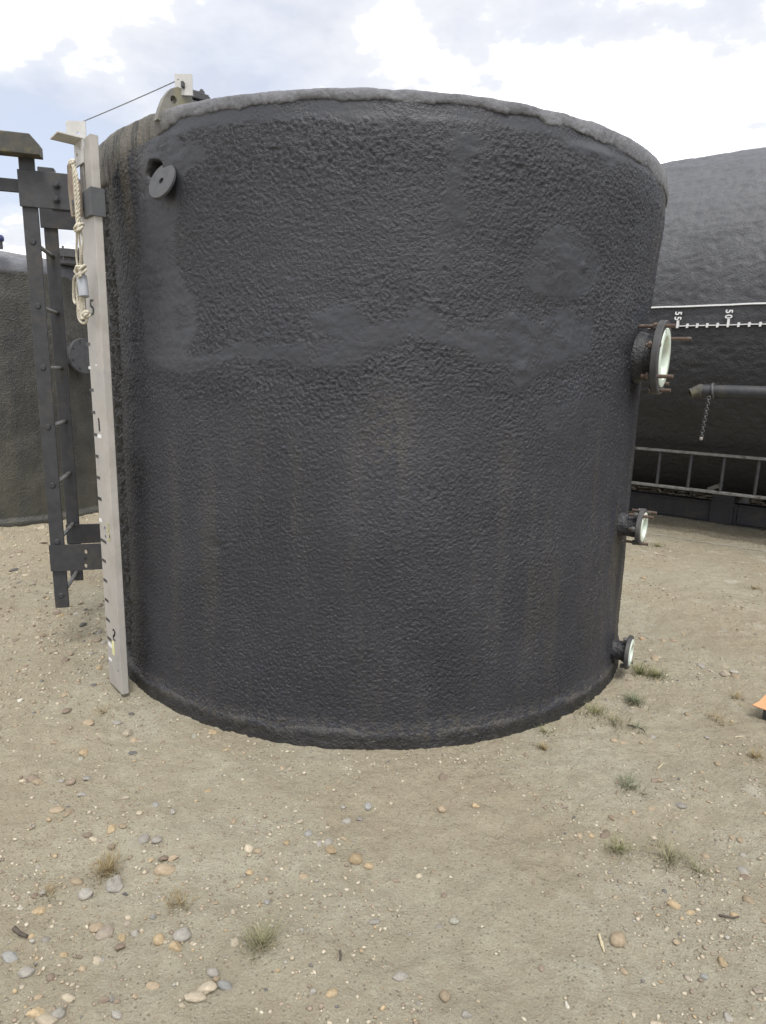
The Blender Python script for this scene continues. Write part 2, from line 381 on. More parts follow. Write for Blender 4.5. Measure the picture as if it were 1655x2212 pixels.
def ground_mat():
    m, t, p = newmat('bare_dirt_ground')
    v = coords(t)
    n1 = noise(t, 1.4, 6, 0.6, v); c = ramp(t, n1.outputs[0], [(0.34, (0.375, 0.345, 0.258)), (0.5, (0.445, 0.42, 0.322)), (0.68, (0.485, 0.463, 0.365))]).outputs[0]
    n0 = noise(t, 0.55, 5, 0.6, v, 0.6); c = mixc(t, ramp(t, n0.outputs[0], [(0.46, 0.0), (0.66, 0.55)]).outputs[0], c, (0.36, 0.315, 0.23)); n2 = noise(t, 9, 8, 0.7, v); c = mixc(t, ramp(t, n2.outputs[0], [(0.42, 0.0), (0.7, 0.55)]).outputs[0], c, (0.325, 0.275, 0.20)); c = mixc(t, ramp(t, noise(t, 30, 6, 0.7, v).outputs[0], [(0.45, 0.0), (0.62, 0.5)]).outputs[0], c, (0.345, 0.298, 0.22))
    at = N(t, 'ShaderNodeAttribute', attribute_name='patchy')
    n5 = noise(t, 4.2, 8, 0.72, v)
    crust = ramp(t, n5.outputs[0], [(0.56, 0.0), (0.66, 1.0)])
    g = N(t, 'ShaderNodeNewGeometry'); sx = N(t, 'ShaderNodeSeparateXYZ'); L(t, g.outputs['Position'], sx.inputs[0])
    mr = N(t, 'ShaderNodeMapRange'); mr.inputs[1].default_value = -0.1; mr.inputs[2].default_value = 1.1; mr.inputs[4].default_value = 0.8; L(t, sx.outputs[0], mr.inputs[0])
    mm = N(t, 'ShaderNodeMath', operation='MULTIPLY'); L(t, crust.outputs[0], mm.inputs[0]); L(t, mr.outputs[0], mm.inputs[1])
    c = mixc(t, mm.outputs[0], c, (0.54, 0.515, 0.44)); pt = N(t, 'ShaderNodeMath', operation='MULTIPLY', i_1=0.35); L(t, at.outputs['Fac'], pt.inputs[0]); c = mixc(t, pt.outputs[0], c, (0.36, 0.295, 0.20))
    # grit: small bright and dark grains
    vo = N(t, 'ShaderNodeTexVoronoi'); vo.inputs['Scale'].default_value = 95; L(t, v, vo.inputs['Vector'])
    hs = N(t, 'ShaderNodeSeparateColor'); L(t, vo.outputs['Color'], hs.inputs[0])
    gm = ramp(t, hs.outputs[0], [(0.84, 0.0), (0.90, 0.5)]); gd = ramp(t, vo.outputs['Distance'], [(0.30, 1.0), (0.42, 0.0)])
    mg = N(t, 'ShaderNodeMath', operation='MULTIPLY'); L(t, gm.outputs[0], mg.inputs[0]); L(t, gd.outputs[0], mg.inputs[1])
    c = mixc(t, mg.outputs[0], c, (0.54, 0.485, 0.39))
    gm2 = ramp(t, hs.outputs[1], [(0.84, 0.0), (0.88, 0.6)]); mg2 = N(t, 'ShaderNodeMath', operation='MULTIPLY'); L(t, gm2.outputs[0], mg2.inputs[0]); L(t, gd.outputs[0], mg2.inputs[1])
    c = mixc(t, mg2.outputs[0], c, (0.14, 0.115, 0.09))
    fine = noise(t, 160, 5, 0.75, v); c = mixc(t, ramp(t, fine.outputs[0], [(0.36, 0.5), (0.55, 0.0)]).outputs[0], c, (0.25, 0.212, 0.153))
    L(t, c, p.inputs['Base Color']); p.inputs['Roughness'].default_value = 0.95; p.inputs['Specular IOR Level'].default_value = 0.15
    hb = noise(t, 120, 6, 0.75, v); h2 = N(t, 'ShaderNodeMath', operation='MULTIPLY_ADD', i_1=0.6); L(t, mg.outputs[0], h2.inputs[0]); L(t, hb.outputs[0], h2.inputs[2])
    h3 = noise(t, 46, 5, 0.7, v); h4 = N(t, 'ShaderNodeMath', operation='MULTIPLY_ADD', i_1=1.4); L(t, h3.outputs[0], h4.inputs[0]); L(t, h2.outputs[0], h4.inputs[2]); bump(t, p, h4.outputs[0], 1.0, 0.013)
    return m
M['ground'] = ground_mat()
g = link('ground', me, M['ground'], None, None); tag(g, kind='structure', label='bare tan dirt yard strewn with pebbles')

# ------------------------------------------------------------------ near tank
TANK = thing('storage_tank', 'large upright black foam-coated tank filling the middle of the view', 'tank', (C[0], C[1], 0))
def cdir(th): return np.array([math.sin(th), -math.cos(th)])
def to_sz(px, py, R=1.56):
    X = on_cyl(px, py, C, R); return math.atan2(X[0] - C[0], -(X[1] - C[1])) * 1.56, X[2]
thf = np.radians(np.arange(-86, 86.01, 0.2)); thc = np.radians(np.arange(87.5, 272, 2.0))
TH = np.concatenate([thf, thc]); ZZ = np.linspace(0.035, 2.585, 468)
TT, Z2 = np.meshgrid(TH, ZZ, indexing='ij')
SS = TT * 1.56; front = (TT < 1.55).astype(float)
R0 = np.interp(Z2, [0, 0.06, 0.12, 0.6, 1.2, 1.7, 1.9, 2.1, 2.3, 2.42, 2.52, 2.57], [1.592, 1.588, 1.576, 1.563, 1.556, 1.548, 1.548, 1.556, 1.570, 1.578, 1.577, 1.572])
nF = len(thf)
sF, zF = SS[:nF], Z2[:nF]
# trowelled repairs, traced on the tank wall
patches = [
 [(300, 335), (390, 262), (480, 240), (700, 222), (940, 228), (1100, 250), (1240, 290), (1340, 345), (1330, 372), (1240, 330), (1160, 292), (1060, 266), (940, 262), (800, 272), (700, 265), (620, 258), (560, 264), (480, 272), (400, 295), (330, 360)],
 [(325, 318), (388, 292), (395, 310), (450, 330), (410, 375), (392, 440), (372, 560), (415, 640), (415, 740), (385, 800), (320, 785), (300, 650), (308, 480), (315, 400)],
 [(380, 768), (480, 755), (560, 745), (660, 740), (724, 735), (668, 700), (655, 665), (700, 650), (770, 665), (800, 708), (860, 692), (900, 660), (930, 658), (965, 692), (1010, 690), (1080, 692), (1150, 688), (1240, 668), (1288, 700), (1275, 760), (1205, 790), (1150, 820), (1125, 850), (1105, 800), (1080, 785), (1010, 770), (950, 740), (880, 725), (800, 760), (720, 798), (660, 792), (620, 782), (540, 772), (460, 792), (390, 806)],
 [(1215, 484), (1262, 510), (1296, 560), (1282, 620), (1232, 656), (1170, 640), (1130, 600), (1140, 555), (1172, 520)],
 [(980, 296), (1026, 290), (1026, 335), (996, 380), (1002, 470), (986, 560), (945, 582), (938, 520), (955, 420), (962, 340)],
 [(1170, 870), (1260, 855), (1330, 870), (1320, 940), (1240, 960), (1180, 930)],
]
wx = 0.024 * fbm(sF * 8, zF * 8, 5, 31, 0.6); wz = 0.024 * fbm(sF * 8 + 40, zF * 8, 5, 32, 0.6)
smooth = np.zeros(sF.shape); weight = [1, 1, 1, 1, 0.85, 0.5]
for w_, pl in zip(weight, patches):
    P = [to_sz(*q) for q in pl]; smooth = np.maximum(smooth, w_ * pnpoly(sF + wx, zF + wz, P))
smooth *= 0.5 + 0.5 * sstep(-0.42, -0.12, fbm(sF * 6, zF * 8, 4, 57)); smooth = blur(smooth, 1)
# texture of the sprayed foam
def rot(s, z, a): c_, s_ = math.cos(a), math.sin(a); return s * c_ + z * s_, -s * s_ + z * c_
_sp = sorted(to_sz(*q) for q in [(250, 790), (300, 800), (390, 808), (540, 775), (660, 795), (720, 800), (800, 765), (880, 730), (950, 745), (1010, 775), (1080, 790), (1115, 842), (1150, 815), (1275, 765), (1390, 715)])
seam_z = np.interp(sF, [a for a, b in _sp], [b for a, b in _sp]) + 0.03 * fbm(sF * 7, zF * 2, 3, 33)
upper = sstep(-0.07, 0.06, zF - seam_z)
a_, b_ = rot(sF, zF, math.radians(-32))
wa = 0.35 * fbm(sF * 6, zF * 6, 2, 36)
rip = 0.5 - np.abs(perlin(a_ * 27 + wa, b_ * 50 + wa, 34)); rip2 = 0.5 - np.abs(perlin(a_ * 50 + wa, b_ * 82, 35))
peel = 0.5 - np.abs(perlin(a_ * 58 + wa, b_ * 84 + wa, 37)); peel2 = perlin(sF * 95, zF * 95, 38)
coarse = np.clip(0.55 + 0.9 * fbm(sF * 2.2, zF * 2.2, 3, 39), 0.15, 1.5)
under_rim = 0.5 * np.exp(-((zF - 2.40) / 0.10) ** 2) + 0.4 * np.exp(-((zF - seam_z + 0.09) / 0.07) ** 2) + 0.5 * np.exp(-((zF - seam_z - 0.14) / 0.1) ** 2)
amp_up = 0.0074 * (0.5 + 0.55 * coarse + 0.8 * under_rim)
amp_lo = 0.0062 * (0.55 + 0.5 * coarse) + 0.0030 * np.exp(-((zF - seam_z + 0.09) / 0.08) ** 2)
disp = upper * amp_up * (rip * 0.6 + 0.75 * rip2 + 0.45 * peel + 0.3 * peel2) + (1 - upper) * (amp_lo * (0.5 * rip2 + 0.8 * peel + 0.55 * peel2) + 0.001 * rip)
disp *= 1 - 0.93 * smooth
tr = fbm(sF * 5 + 0.6 * fbm(sF * 3, zF * 3, 2, 55), zF * 9, 3, 43); disp += smooth * (0.0022 + 0.0034 * np.abs(tr) + 0.0012 * perlin(sF * 40, zF * 40, 56))
# large dents and waves, the ledge at the seam, the thicker foam above it
disp += 0.007 * fbm(sF * 1.3, zF * 1.3, 3, 41) + 0.004 * perlin(sF * 5, zF * 3.4, 42)
disp += upper * 0.004 * np.exp(-np.maximum(zF - seam_z, 0) / 0.12) - 0.003 * np.exp(-((zF - seam_z + 0.05) / 0.05) ** 2) * sstep(-0.5, 0.5, fbm(sF * 3, zF * 3, 2, 53))
def bumpat(px, py, r, a): s0, z0 = to_sz(px, py); return a * np.exp(-(((sF - s0) ** 2 + (zF - z0) ** 2) / r ** 2))
disp += bumpat(1345, 690, 0.11, 0.016) + bumpat(1220, 560, 0.12, 0.010) - bumpat(880, 300, 0.3, 0.004)
for (px, py, r, a) in [(1260, 575, .020, .006), (1205, 585, .018, -.004), (1110, 690, .028, .006), (1180, 705, .03, .006), (1135, 725, .026, -.005), (1215, 735, .03, .006), (1130, 800, .03, .007), (940, 655, .03, .006), (700, 690, .04, .005), (455, 1120, .10, .007)]:
    disp += bumpat(px, py, r, a)
for (px, py, r) in [(962, 582, .009), (470, 1180, .03)]: disp -= bumpat(px, py, r, 0.008)
# ragged vertical channel left open behind the gauge board
edge = np.radians(-51.8 + 1.0 * fbm(zF * 7, zF * 0 + 9, 4, 44) + 1.1 * perlin(zF * 40, sF * 40, 45))
chan = sstep(0, 1, (edge - TT[:nF]) / np.radians(1.6)) * (1 - sstep(2.44, 2.47, zF + 0.012 * perlin(sF * 30, zF * 3, 46))) * sstep(0.03, 0.10, zF)
soft = sstep(np.radians(-46.5), np.radians(-52.5), TT[:nF]) * (1 - sstep(2.40, 2.5, zF))
disp += chan * (-0.020 + 0.020 * fbm(sF * 26, zF * 18, 3, 47) + 0.008 * perlin(sF * 80, zF * 60, 54)) - 0.006 * soft
# hole round the wall lug
s0, z0 = to_sz(347, 380); rr = np.hypot(sF - s0 + 0.01 * perlin(sF * 40, zF * 40, 48), (zF - z0) * 0.9) + 0.012 * perlin(sF * 22, zF * 22, 49)
hole = sstep(0.054, 0.042, rr); disp -= 0.075 * hole
disp -= 0.010 * np.exp(-(((sF - s0 - 0.005) / 0.02) ** 2 + ((zF - z0 + 0.10) / 0.05) ** 2)) * (0.5 + perlin(sF * 60, zF * 30, 50))
disp *= 1 - 0.95 * sstep(2.495, 2.53, zF)
R = R0.copy(); R[:nF] += disp
V = np.stack([C[0] + R * np.sin(TT), C[1] - R * np.cos(TT), Z2], -1)
me = grid_mesh('shell', V, len(TH), len(ZZ), wrap=True)
sm = np.zeros(TT.shape); sm[:nF] = smooth * (1 - chan) * (1 - hole)
stv = fbm(SS * 9, Z2 * 0.9, 4, 51); spk = fbm(SS * 34, Z2 * 34, 3, 52)
dirt = 0.75 * sstep(-34, -46, np.degrees(TT)) * sstep(1.9, 2.45, Z2) * sstep(-0.3, 0.5, stv)
dirt += 0.5 * sstep(44, 60, np.degrees(TT)) * (0.35 + 0.65 * sstep(1.2, 0.2, Z2) + 0.5 * sstep(1.9, 2.2, Z2)) * sstep(0.0, 0.7, stv + 0.2 * spk)
dirt += 0.30 * np.exp(-((np.degrees(TT) - 3) / 3.2) ** 2 - ((Z2 - 1.40) / 0.22) ** 2) * sstep(-0.4, 0.5, spk + stv)
dirt += 0.55 * sstep(0.17, 0.03, Z2 + 0.05 * stv) * sstep(-0.5, 0.6, spk)
dirt += 0.17 * sstep(-0.1, 0.9, stv + 0.45 * spk) * sstep(1.65, 1.2, Z2)
bare = np.zeros(TT.shape); bare[:nF] = np.maximum(0.9 * np.maximum(chan, 0.55 * soft), 0.8 * hole * (0.7 + 0.3 * sstep(-0.3, 0.4, spk[:nF])))  # channel and hole: bare foam; soft margin: contact shade painted in
setattr_f(me, 'bare', bare); setattr_f(me, 'smooth', sm); setattr_f(me, 'dirt', np.clip(dirt, 0, 0.85) * (TT < 1.57))
link('shell', me, M['foam'], TANK, None)

# base ledge of the foam
thb = np.concatenate([np.radians(np.arange(-95, 95, 0.22)), np.radians(np.arange(95, 265, 2.5))])
prof = [(1.50, 0.098), (1.562, 0.094), (1.576, 0.088), (1.586, 0.080), (1.592, 0.071), (1.594, 0.061), (1.594, 0.048), (1.595, 0.034), (1.596, 0.02), (1.598, 0.006), (1.598, -0.006), (1.60, -0.03)]
Vb = np.zeros((len(thb), len(prof), 3))
for k, (r_, z_) in enumerate(prof):
    nn_ = 0.004 * fbm(thb * 9, thb * 0 + k * 0.15, 3, 61) + 0.004 * perlin(thb * 70, thb * 0 + k * 0.7, 62) + 0.0025 * perlin(thb * 150, thb * 0 + k * 1.3, 66)
    top = z_ + (0.010 * fbm(thb * 7, thb * 0, 3, 63) + 0.005 * perlin(thb * 45, thb * 0 + k * 0.2, 64)) * (1 if k < 6 else 0)
    rr_ = r_ + nn_ * (1 if k > 0 else 0)
    Vb[:, k] = np.stack([C[0] + rr_ * np.sin(thb), C[1] - rr_ * np.cos(thb), top], -1)
me = grid_mesh('base_ledge', Vb, len(thb), len(prof), wrap=True, flip=True)
z8 = np.zeros((len(thb), len(prof))); setattr_f(me, 'smooth', z8)
setattr_f(me, 'dirt', np.clip(0.25 + 0.5 * fbm(np.repeat(thb[:, None], len(prof), 1) * 16, Vb[:, :, 2] * 20, 3, 65), 0, 0.7) * np.linspace(0.7, 1.0, len(prof))[None])
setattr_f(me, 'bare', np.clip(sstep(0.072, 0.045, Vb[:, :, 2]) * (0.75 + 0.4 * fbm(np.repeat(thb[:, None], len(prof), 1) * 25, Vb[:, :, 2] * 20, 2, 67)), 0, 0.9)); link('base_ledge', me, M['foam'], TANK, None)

# faded rim, its lower edge as ragged as the coating below it
bpts = sorted(to_sz(*q, 1.585) for q in [(222, 405), (236, 400), (250, 392), (275, 360), (300, 340), (330, 300), (390, 262), (480, 240), (600, 224), (680, 214), (740, 219), (830, 217), (900, 224), (980, 224), (1060, 241), (1130, 248), (1200, 272), (1300, 306), (1380, 352), (1428, 402)])
thr = np.concatenate([np.radians(np.arange(-95, 95, 0.22)), np.radians(np.arange(95, 265, 2.0))])
zl = np.interp(thr * 1.56, [b[0] for b in bpts], [b[1] for b in bpts])
zl = np.where((thr > 1.25) | (thr < -1.2), 2.52, zl) + 0.014 * fbm(thr * 11, thr * 0, 5, 71) + 0.005 * perlin(thr * 90, thr * 0, 72)
zl = np.minimum(zl + 0.008, 2.57)
prof = [(-0.022, 0.0), (0.002, 0.0), (0.005, 0.06), (0.007, 0.16), (0.009, 0.3), (0.010, 0.45), (0.010, 0.6), (0.009, 0.75), (0.007, 0.88), (0.003, 0.96), (-0.006, 1.0), (-0.06, 1.08), (-0.25, 1.16)]
Vr = np.zeros((len(thr), len(prof), 3)); dr = np.zeros((len(thr), len(prof)))
for k, (r_, f_) in enumerate(prof):
    z_ = zl + (2.606 - zl) * f_ if f_ <= 1 else 2.606 + (f_ - 1) * 0.08 + 0 * zl
    if 3 <= k <= 11: z_ = z_ + 0.0045 * fbm(thr * 9, thr * 0 + 4, 4, 75)
    base = np.interp(z_, [2.2, 2.3, 2.42, 2.52, 2.6], [1.565, 1.571, 1.578, 1.577, 1.568])
    n_ = 0.004 * fbm(thr * 8, z_ * 9, 3, 73) + 0.0022 * perlin(thr * 90, z_ * 50, 74)
    pits = 0.004 * sstep(0.68, 0.95, perlin(thr * 40, z_ * 26, 76)) * sstep(-40, -24, np.degrees(thr))
    rr_ = base + r_ + n_ * (0 if k == 0 else 1) - pits * (1 if 3 <= k <= 9 else 0)
    Vr[:, k] = np.stack([C[0] + rr_ * np.sin(thr), C[1] - rr_ * np.cos(thr), z_], -1)
    dr[:, k] = sstep(-27, -38, np.degrees(thr)) * 0.9 + 0.3 * sstep(50, 62, np.degrees(thr)) + 0.16
me = grid_mesh('rim', Vr, len(thr), len(prof), wrap=True); setattr_f(me, 'dirt', dr)
link('rim', me, M['rim'], TANK, None)
MB().lathe((C[0], C[1], 0), (0, 0, 1), [(1.34, 2.612), (1.0, 2.64), (0.5, 2.665), (0, 2.675)], 64).build('roof', M['rim'], TANK)

# blind flange on the roof
pc = on_y(411, 224, 3.35); rc = Vector((pc[0], pc[1], pc[2]))
roofz = 2.63
nz_ = MB().cyl((rc.x, rc.y, roofz - 0.02), (rc.x, rc.y, rc.z - 0.045), 0.05, n=28).lathe((rc.x, rc.y, rc.z - 0.045), (0, 0, 1), [(0, 0), (0.093, 0), (0.096, 0.004), (0.096, 0.026), (0.092, 0.03), (0, 0.03)], 36).build('roof_nozzle', M['flange'], TANK)
MB().lathe((rc.x, rc.y, rc.z - 0.007), (0, 0, 1), [(0, 0), (0.095, 0), (0.098, 0.004), (0.098, 0.03), (0.094, 0.034), (0, 0.034)], 36).build('cover', M['flange'], nz_)
for k in range(8):
    a = 2 * PI * k / 8 + 0.25; p_ = Vector((rc.x + 0.078 * math.cos(a), rc.y + 0.078 * math.sin(a), rc.z - 0.07))
    mb = MB().cyl(p_, p_ + Vector((0, 0, 0.115)), 0.008, n=8); hexnut(mb, p_ + Vector((0, 0, 0.095)), (0, 0, 1), 0.015, 0.013); mb.build('bolt', M['flange'], nz_)

# lifting lug on the rim
pl_ = on_cyl(378, 228, C, 1.52); th0 = math.atan2(pl_[0] - C[0], -(pl_[1] - C[1]))
lugO = Vector((pl_[0], pl_[1], 2.60))
vdir = Vector((lugO.x, lugO.y, 0)).normalized(); vr = Vector((vdir.y, -vdir.x, 0))
lu = (vr * math.cos(0.5) + vdir * math.sin(0.5))          # lug plate is turned a little off the view
k_ = 3.0 / F_PX
lugpoly = [(-31, -16), (30, -24), (33, 8), (36, 26), (31, 40), (20, 49), (6, 49), (-6, 42), (-18, 24), (-25, 6)]
def in_units(poly): return [(a * k_ * 1.14, b * k_) for a, b in poly]
lg = MB(); bm = lg.bm
lw = lu.cross(Vector((0, 0, 1)))
def lp(a, b): return lugO + lu * a + Vector((0, 0, b))
es = []
for pts in (in_units(lugpoly), [((-2 + 6.5 * math.cos(2 * PI * k / 14)) * k_, (25 + 7 * math.sin(2 * PI * k / 14)) * k_) for k in range(14)]):
    vs = [bm.verts.new(lp(a, b)) for a, b in pts]; es += [bm.edges.new((vs[i], vs[(i + 1) % len(vs)])) for i in range(len(vs))]
bmesh.ops.triangle_fill(bm, use_beauty=True, edges=es)
r = bmesh.ops.extrude_face_region(bm, geom=list(bm.faces))
for x in r['geom']:
    if isinstance(x, bmesh.types.BMVert): x.co -= lw * 0.03
lg.build('lifting_lug', M['lug_lichen'], TANK)

# small round-ended lug in its hole in the wall
pw = on_cyl(350, 391, C, 1.60)
n_t = Vector((ray(350, 391))).normalized()
rgt = n_t.cross(Vector((0, 0, 1))).normalized(); upv = rgt.cross(n_t)
an = (-n_t * 0.46 + (-rgt * 0.78 + upv * 0.50) * 0.90).normalized()
rw = 0.074
wl = MB().lathe(Vector(pw) - an * 0.010 + Vector((cdir(math.radians(-34))[0], cdir(math.radians(-34))[1], 0)) * 0.002, an, [(0, 0), (rw - 0.002, 0), (rw, 0.002), (rw, 0.010), (rw - 0.002, 0.012), (0.013, 0.012), (0.013, 0.001), (0, 0.001)], 40)
wlug = wl.build('wall_lug', M['lug'], TANK)
thl = math.atan2(pw[0] - C[0], -(pw[1] - C[1])); cd = cdir(thl)
MB().box(Vector(pw) - Vector((cd[0], cd[1], 0)) * 0.06 - an * 0.008, (0.08, 0.04, 0.012), (Vector((cd[0], cd[1], 0)), Vector((-cd[1], cd[0], 0)), Vector((0, 0, 1))), 0.003).build('neck', M['lug'], wlug)

# three flanged nozzles on the right-hand wall
def nozzle(px, py, thd, rf, rp, face, studs, hub=0.0):
    d = ray(px, py); n = np.array([d[1], -d[0]]); c_ = cdir(math.radians(thd))
    s_ = -(C @ n) / (c_ @ n); xy = C + c_ * s_; Y = xy[1]; z_ = CAM_H + d[2] * (Y / d[1])
    ax = Vector((c_[0], c_[1], 0)); P = Vector((xy[0], xy[1], z_)); tg = Vector((-c_[1], c_[0], 0)); zz = Vector((0, 0, 1))
    ln = s_ - 1.46
    nzl = MB().lathe(P - ax * ln, ax, [(rp * 1.16, 0), (rp * 1.16, ln - s_ + 1.56), (rp * 1.04, ln - s_ + 1.60), (rp + hub * 0.5, ln - 0.075), (rp + hub, ln - face)], 48).build('nozzle', M['foam_black'], TANK)
    fl = MB().lathe(P - ax * face, ax, [(0, 0), (rf - 0.003, 0), (rf, 0.003), (rf, face - 0.004), (rf - 0.004, face), (rf * 0.80, face)], 56).build('flange', M['flange'], nzl)
    ri = rf * 0.80
    MB().lathe(P - ax * 0.0005, ax, [(ri + 0.001, -0.004), (ri, 0.003), (ri - 0.004, 0.005), (rp * 0.98, 0.005), (rp * 0.93, 0.0), (rp * 0.90, -0.012), (rp * 0.88, -face * 1.05), (0, -face * 1.05)], 56).build('liner', M['liner'], nzl)
    rb = rf * 0.885
    for ang, out_, back in studs:
        a = math.radians(ang); q = P + (tg * math.cos(a) + zz * math.sin(a)) * rb
        sr_ = 0.0095 if rf > 0.12 else 0.0075
        mb = MB().cyl(q - ax * (face + back), q + ax * out_, sr_, n=12, bev=0.001); mb.build('stud', M['rust'], nzl)
        if back > 0.012:
            mb = MB(); hexnut(mb, q - ax * (face + 0.018), ax, sr_ * 1.9, 0.0175); mb.build('nut', M['flange'] if rf < 0.12 else M['rust'], nzl)
    return P
# angle 0 = towards the back, 90 = up, 180 = towards the camera
nozzle(1435, 773, 58, 0.178, 0.108, 0.034, [(112, 0.045, 0.10), (38, 0.095, 0.03), (-8, 0.0, 0.03), (215, 0.07, 0.04), (262, 0.05, 0.02), (308, 0.02, 0.03), (160, 0.004, 0.03), (68, 0.004, 0.03)])
nozzle(1391, 1139, 57, 0.0955, 0.056, 0.024, [(128, 0.050, 0.045), (62, 0.047, 0.05), (180, 0.0, 0.03), (252, 0.035, 0.07), (318, 0.0, 0.04), (0, 0.0, 0.03)], 0.004)
nozzle(1363, 1410, 60, 0.094, 0.050, 0.022, [(300, 0.012, 0.03), (110, 0.0, 0.02), (230, 0.0, 0.02)], 0.004)

# ------------------------------------------------------------------ tank behind on the left
CL = np.array([-4.72, 7.61])
TL = thing('storage_tank', 'weathered black upright tank with pale grey rim behind the ladder', 'tank', (CL[0], CL[1], 0))
t1 = np.radians(np.arange(0, 100, 0.5)); t2 = np.radians(np.arange(102, 360, 3)); th_ = np.concatenate([t1, t2]); zz_ = np.linspace(0.0, 2.5, 110)
T_, Z_ = np.meshgrid(th_, zz_, indexing='ij')
s_ = T_ * 1.6
Rl = 1.585 + 0.012 * fbm(s_ * 1.5, Z_ * 1.5, 3, 81) + 0.005 * (0.5 - np.abs(perlin(s_ * 14, Z_ * 18, 82))) + 0.002 * perlin(s_ * 40, Z_ * 40, 83) + np.interp(Z_, [0, 0.05, 0.07, 2.3, 2.48], [0.03, 0.03, 0, 0, 0.02])
rip_l = np.exp(-((T_ - math.radians(60)) / 0.14) ** 2 - ((Z_ - 1.75) / 0.3) ** 2)
Rl = Rl + 0.012 * rip_l * perlin((s_ + Z_) * 14, (s_ - Z_) * 4, 84)
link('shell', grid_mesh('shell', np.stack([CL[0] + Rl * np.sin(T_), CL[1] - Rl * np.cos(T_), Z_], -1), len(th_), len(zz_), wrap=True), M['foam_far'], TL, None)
pr = [(-0.03, 2.455), (0.018, 2.46), (0.026, 2.50), (0.026, 2.56), (0.012, 2.60), (-0.03, 2.625)]
Vl = np.zeros((len(th_), len(pr), 3))
for k, (r_, z_) in enumerate(pr):
    q = 1.585 + r_ + 0.006 * fbm(th_ * 14, th_ * 0 + k * .3, 3, 85); zt = z_ + (0.014 * fbm(th_ * 12, th_ * 0, 3, 86) if k < 2 else 0.0)
    Vl[:, k] = np.stack([CL[0] + q * np.sin(th_), CL[1] - q * np.cos(th_), zt + 0 * th_], -1)
me = grid_mesh('rim', Vl, len(th_), len(pr), wrap=True); setattr_f(me, 'dirt', np.full((len(th_), len(pr)), 0.08)); link('rim', me, M['rim'], TL, None)
mb = MB().lathe((CL[0], CL[1], 0), (0, 0, 1), [(1.565, 2.615), (1.50, 2.645), (1.36, 2.685), (0.9, 2.76), (0, 2.83)], 72); o = mb.build('roof', M['rim'], TL)
at = o.data.attributes.new('dirt', 'FLOAT', 'POINT'); at.data.foreach_set('value', np.full(len(o.data.vertices), 0.35, np.float32))
thn = math.radians(64); c_ = cdir(thn); ax = Vector((c_[0], c_[1], 0)); X = on_cyl(179, 769, CL, 1.72); P = Vector((X[0], X[1], X[2]))
P = Vector((CL[0] + c_[0] * 1.74, CL[1] + c_[1] * 1.74, X[2]))
nl = MB().cyl(P - ax * 0.25, P - ax * 0.03, 0.12, n=32).build('nozzle', M['flange'], TL)
MB().lathe(P - ax * 0.035, ax, [(0, 0), (0.178, 0), (0.18, 0.003), (0.18, 0.032), (0.176, 0.035), (0, 0.035)], 48).build('cover', M['lug'], nl)
for k in range(8):
    a = 2 * PI * k / 8 + 0.3; q = P + (Vector((-c_[1], c_[0], 0)) * math.cos(a) + Vector((0, 0, 1)) * math.sin(a)) * 0.148
    MB().cyl(q - ax * 0.01, q + ax * 0.002, 0.011, n=12).build('bolt_hole', M['ink'], nl)
pm = on_y(152, 546, 6.9)
rn = MB().cyl((pm[0], pm[1], 2.62), (pm[0], pm[1], pm[2] - 0.05), 0.14, n=28).build('roof_nozzle', M['rim'], TL)
MB().lathe((pm[0], pm[1], pm[2] - 0.07), (0, 0, 1), [(0, 0), (0.20, 0), (0.205, 0.005), (0.205, 0.075), (0.20, 0.08), (0, 0.08)], 40).build('cover', M['flange'], rn)
for k in range(8):
    a = 2 * PI * k / 8 + 0.1; q = Vector((pm[0] + 0.19 * math.cos(a), pm[1] + 0.19 * math.sin(a), pm[2] - 0.1))
    MB().cyl(q, q + Vector((0, 0, 0.13)), 0.011, n=8).build('bolt', M['flange'], rn)
pb = on_y(-3, 514, 6.3); vb = MB().cyl((pb[0], pb[1], 2.66), (pb[0], pb[1], pb[2] - 0.02), 0.03, n=16).build('vent_pipe', M['flange'], TL)
MB().lathe((pb[0], pb[1], pb[2] - 0.025), (0, 0, 1), [(0, 0), (0.04, 0), (0.045, 0.01), (0.045, 0.035), (0.035, 0.05), (0, 0.054)], 24).build('cap', M['blue'], vb)

# ------------------------------------------------------------------ tank lying on its skid on the right
NP = np.array([0.5925, 0.8056]); AX = np.array([-0.8056, 0.5925]); PERP, ZC, RL = 8.987, 2.227, 1.977
LT = thing('horizontal_tank', 'huge black tank lying on its side on a skid at right', 'tank', (NP[0] * PERP, NP[1] * PERP, 0))
def lpos(s, perp, z): return Vector((NP[0] * perp + AX[0] * s, NP[1] * perp + AX[1] * s, z))
def lie(px, py, perp): X = on_plane(px, py, NP * perp, NP); return (X[:2] @ AX), X[2]
def lsurf(px, py, extra=0.0):
    """point on the lying tank's front under a photo pixel: (s, phi)"""
    d = ray(px, py); dn = d[:2] @ NP; a = dn * dn + d[2] * d[2]; b = 2 * (-PERP * dn + (CAM_H - ZC) * d[2]); c = PERP ** 2 + (CAM_H - ZC) ** 2 - (RL + extra) ** 2
    D = max(b * b - 4 * a * c, 0); t = (-b - math.sqrt(D)) / (2 * a)
    X = O3 + d * t; return X[:2] @ AX, math.atan2(X[2] - ZC, PERP - X[:2] @ NP)
ssx = np.concatenate([np.arange(-6, 0.2, 0.25), np.arange(0.2, 3.2, 0.016), np.arange(3.2, 5.6, 0.2)])
phf = np.radians(np.concatenate([np.arange(-80, 95, 0.5), np.arange(95, 280, 5)]))
SL, PH = np.meshgrid(ssx, phf, indexing='ij'); q = PH * RL
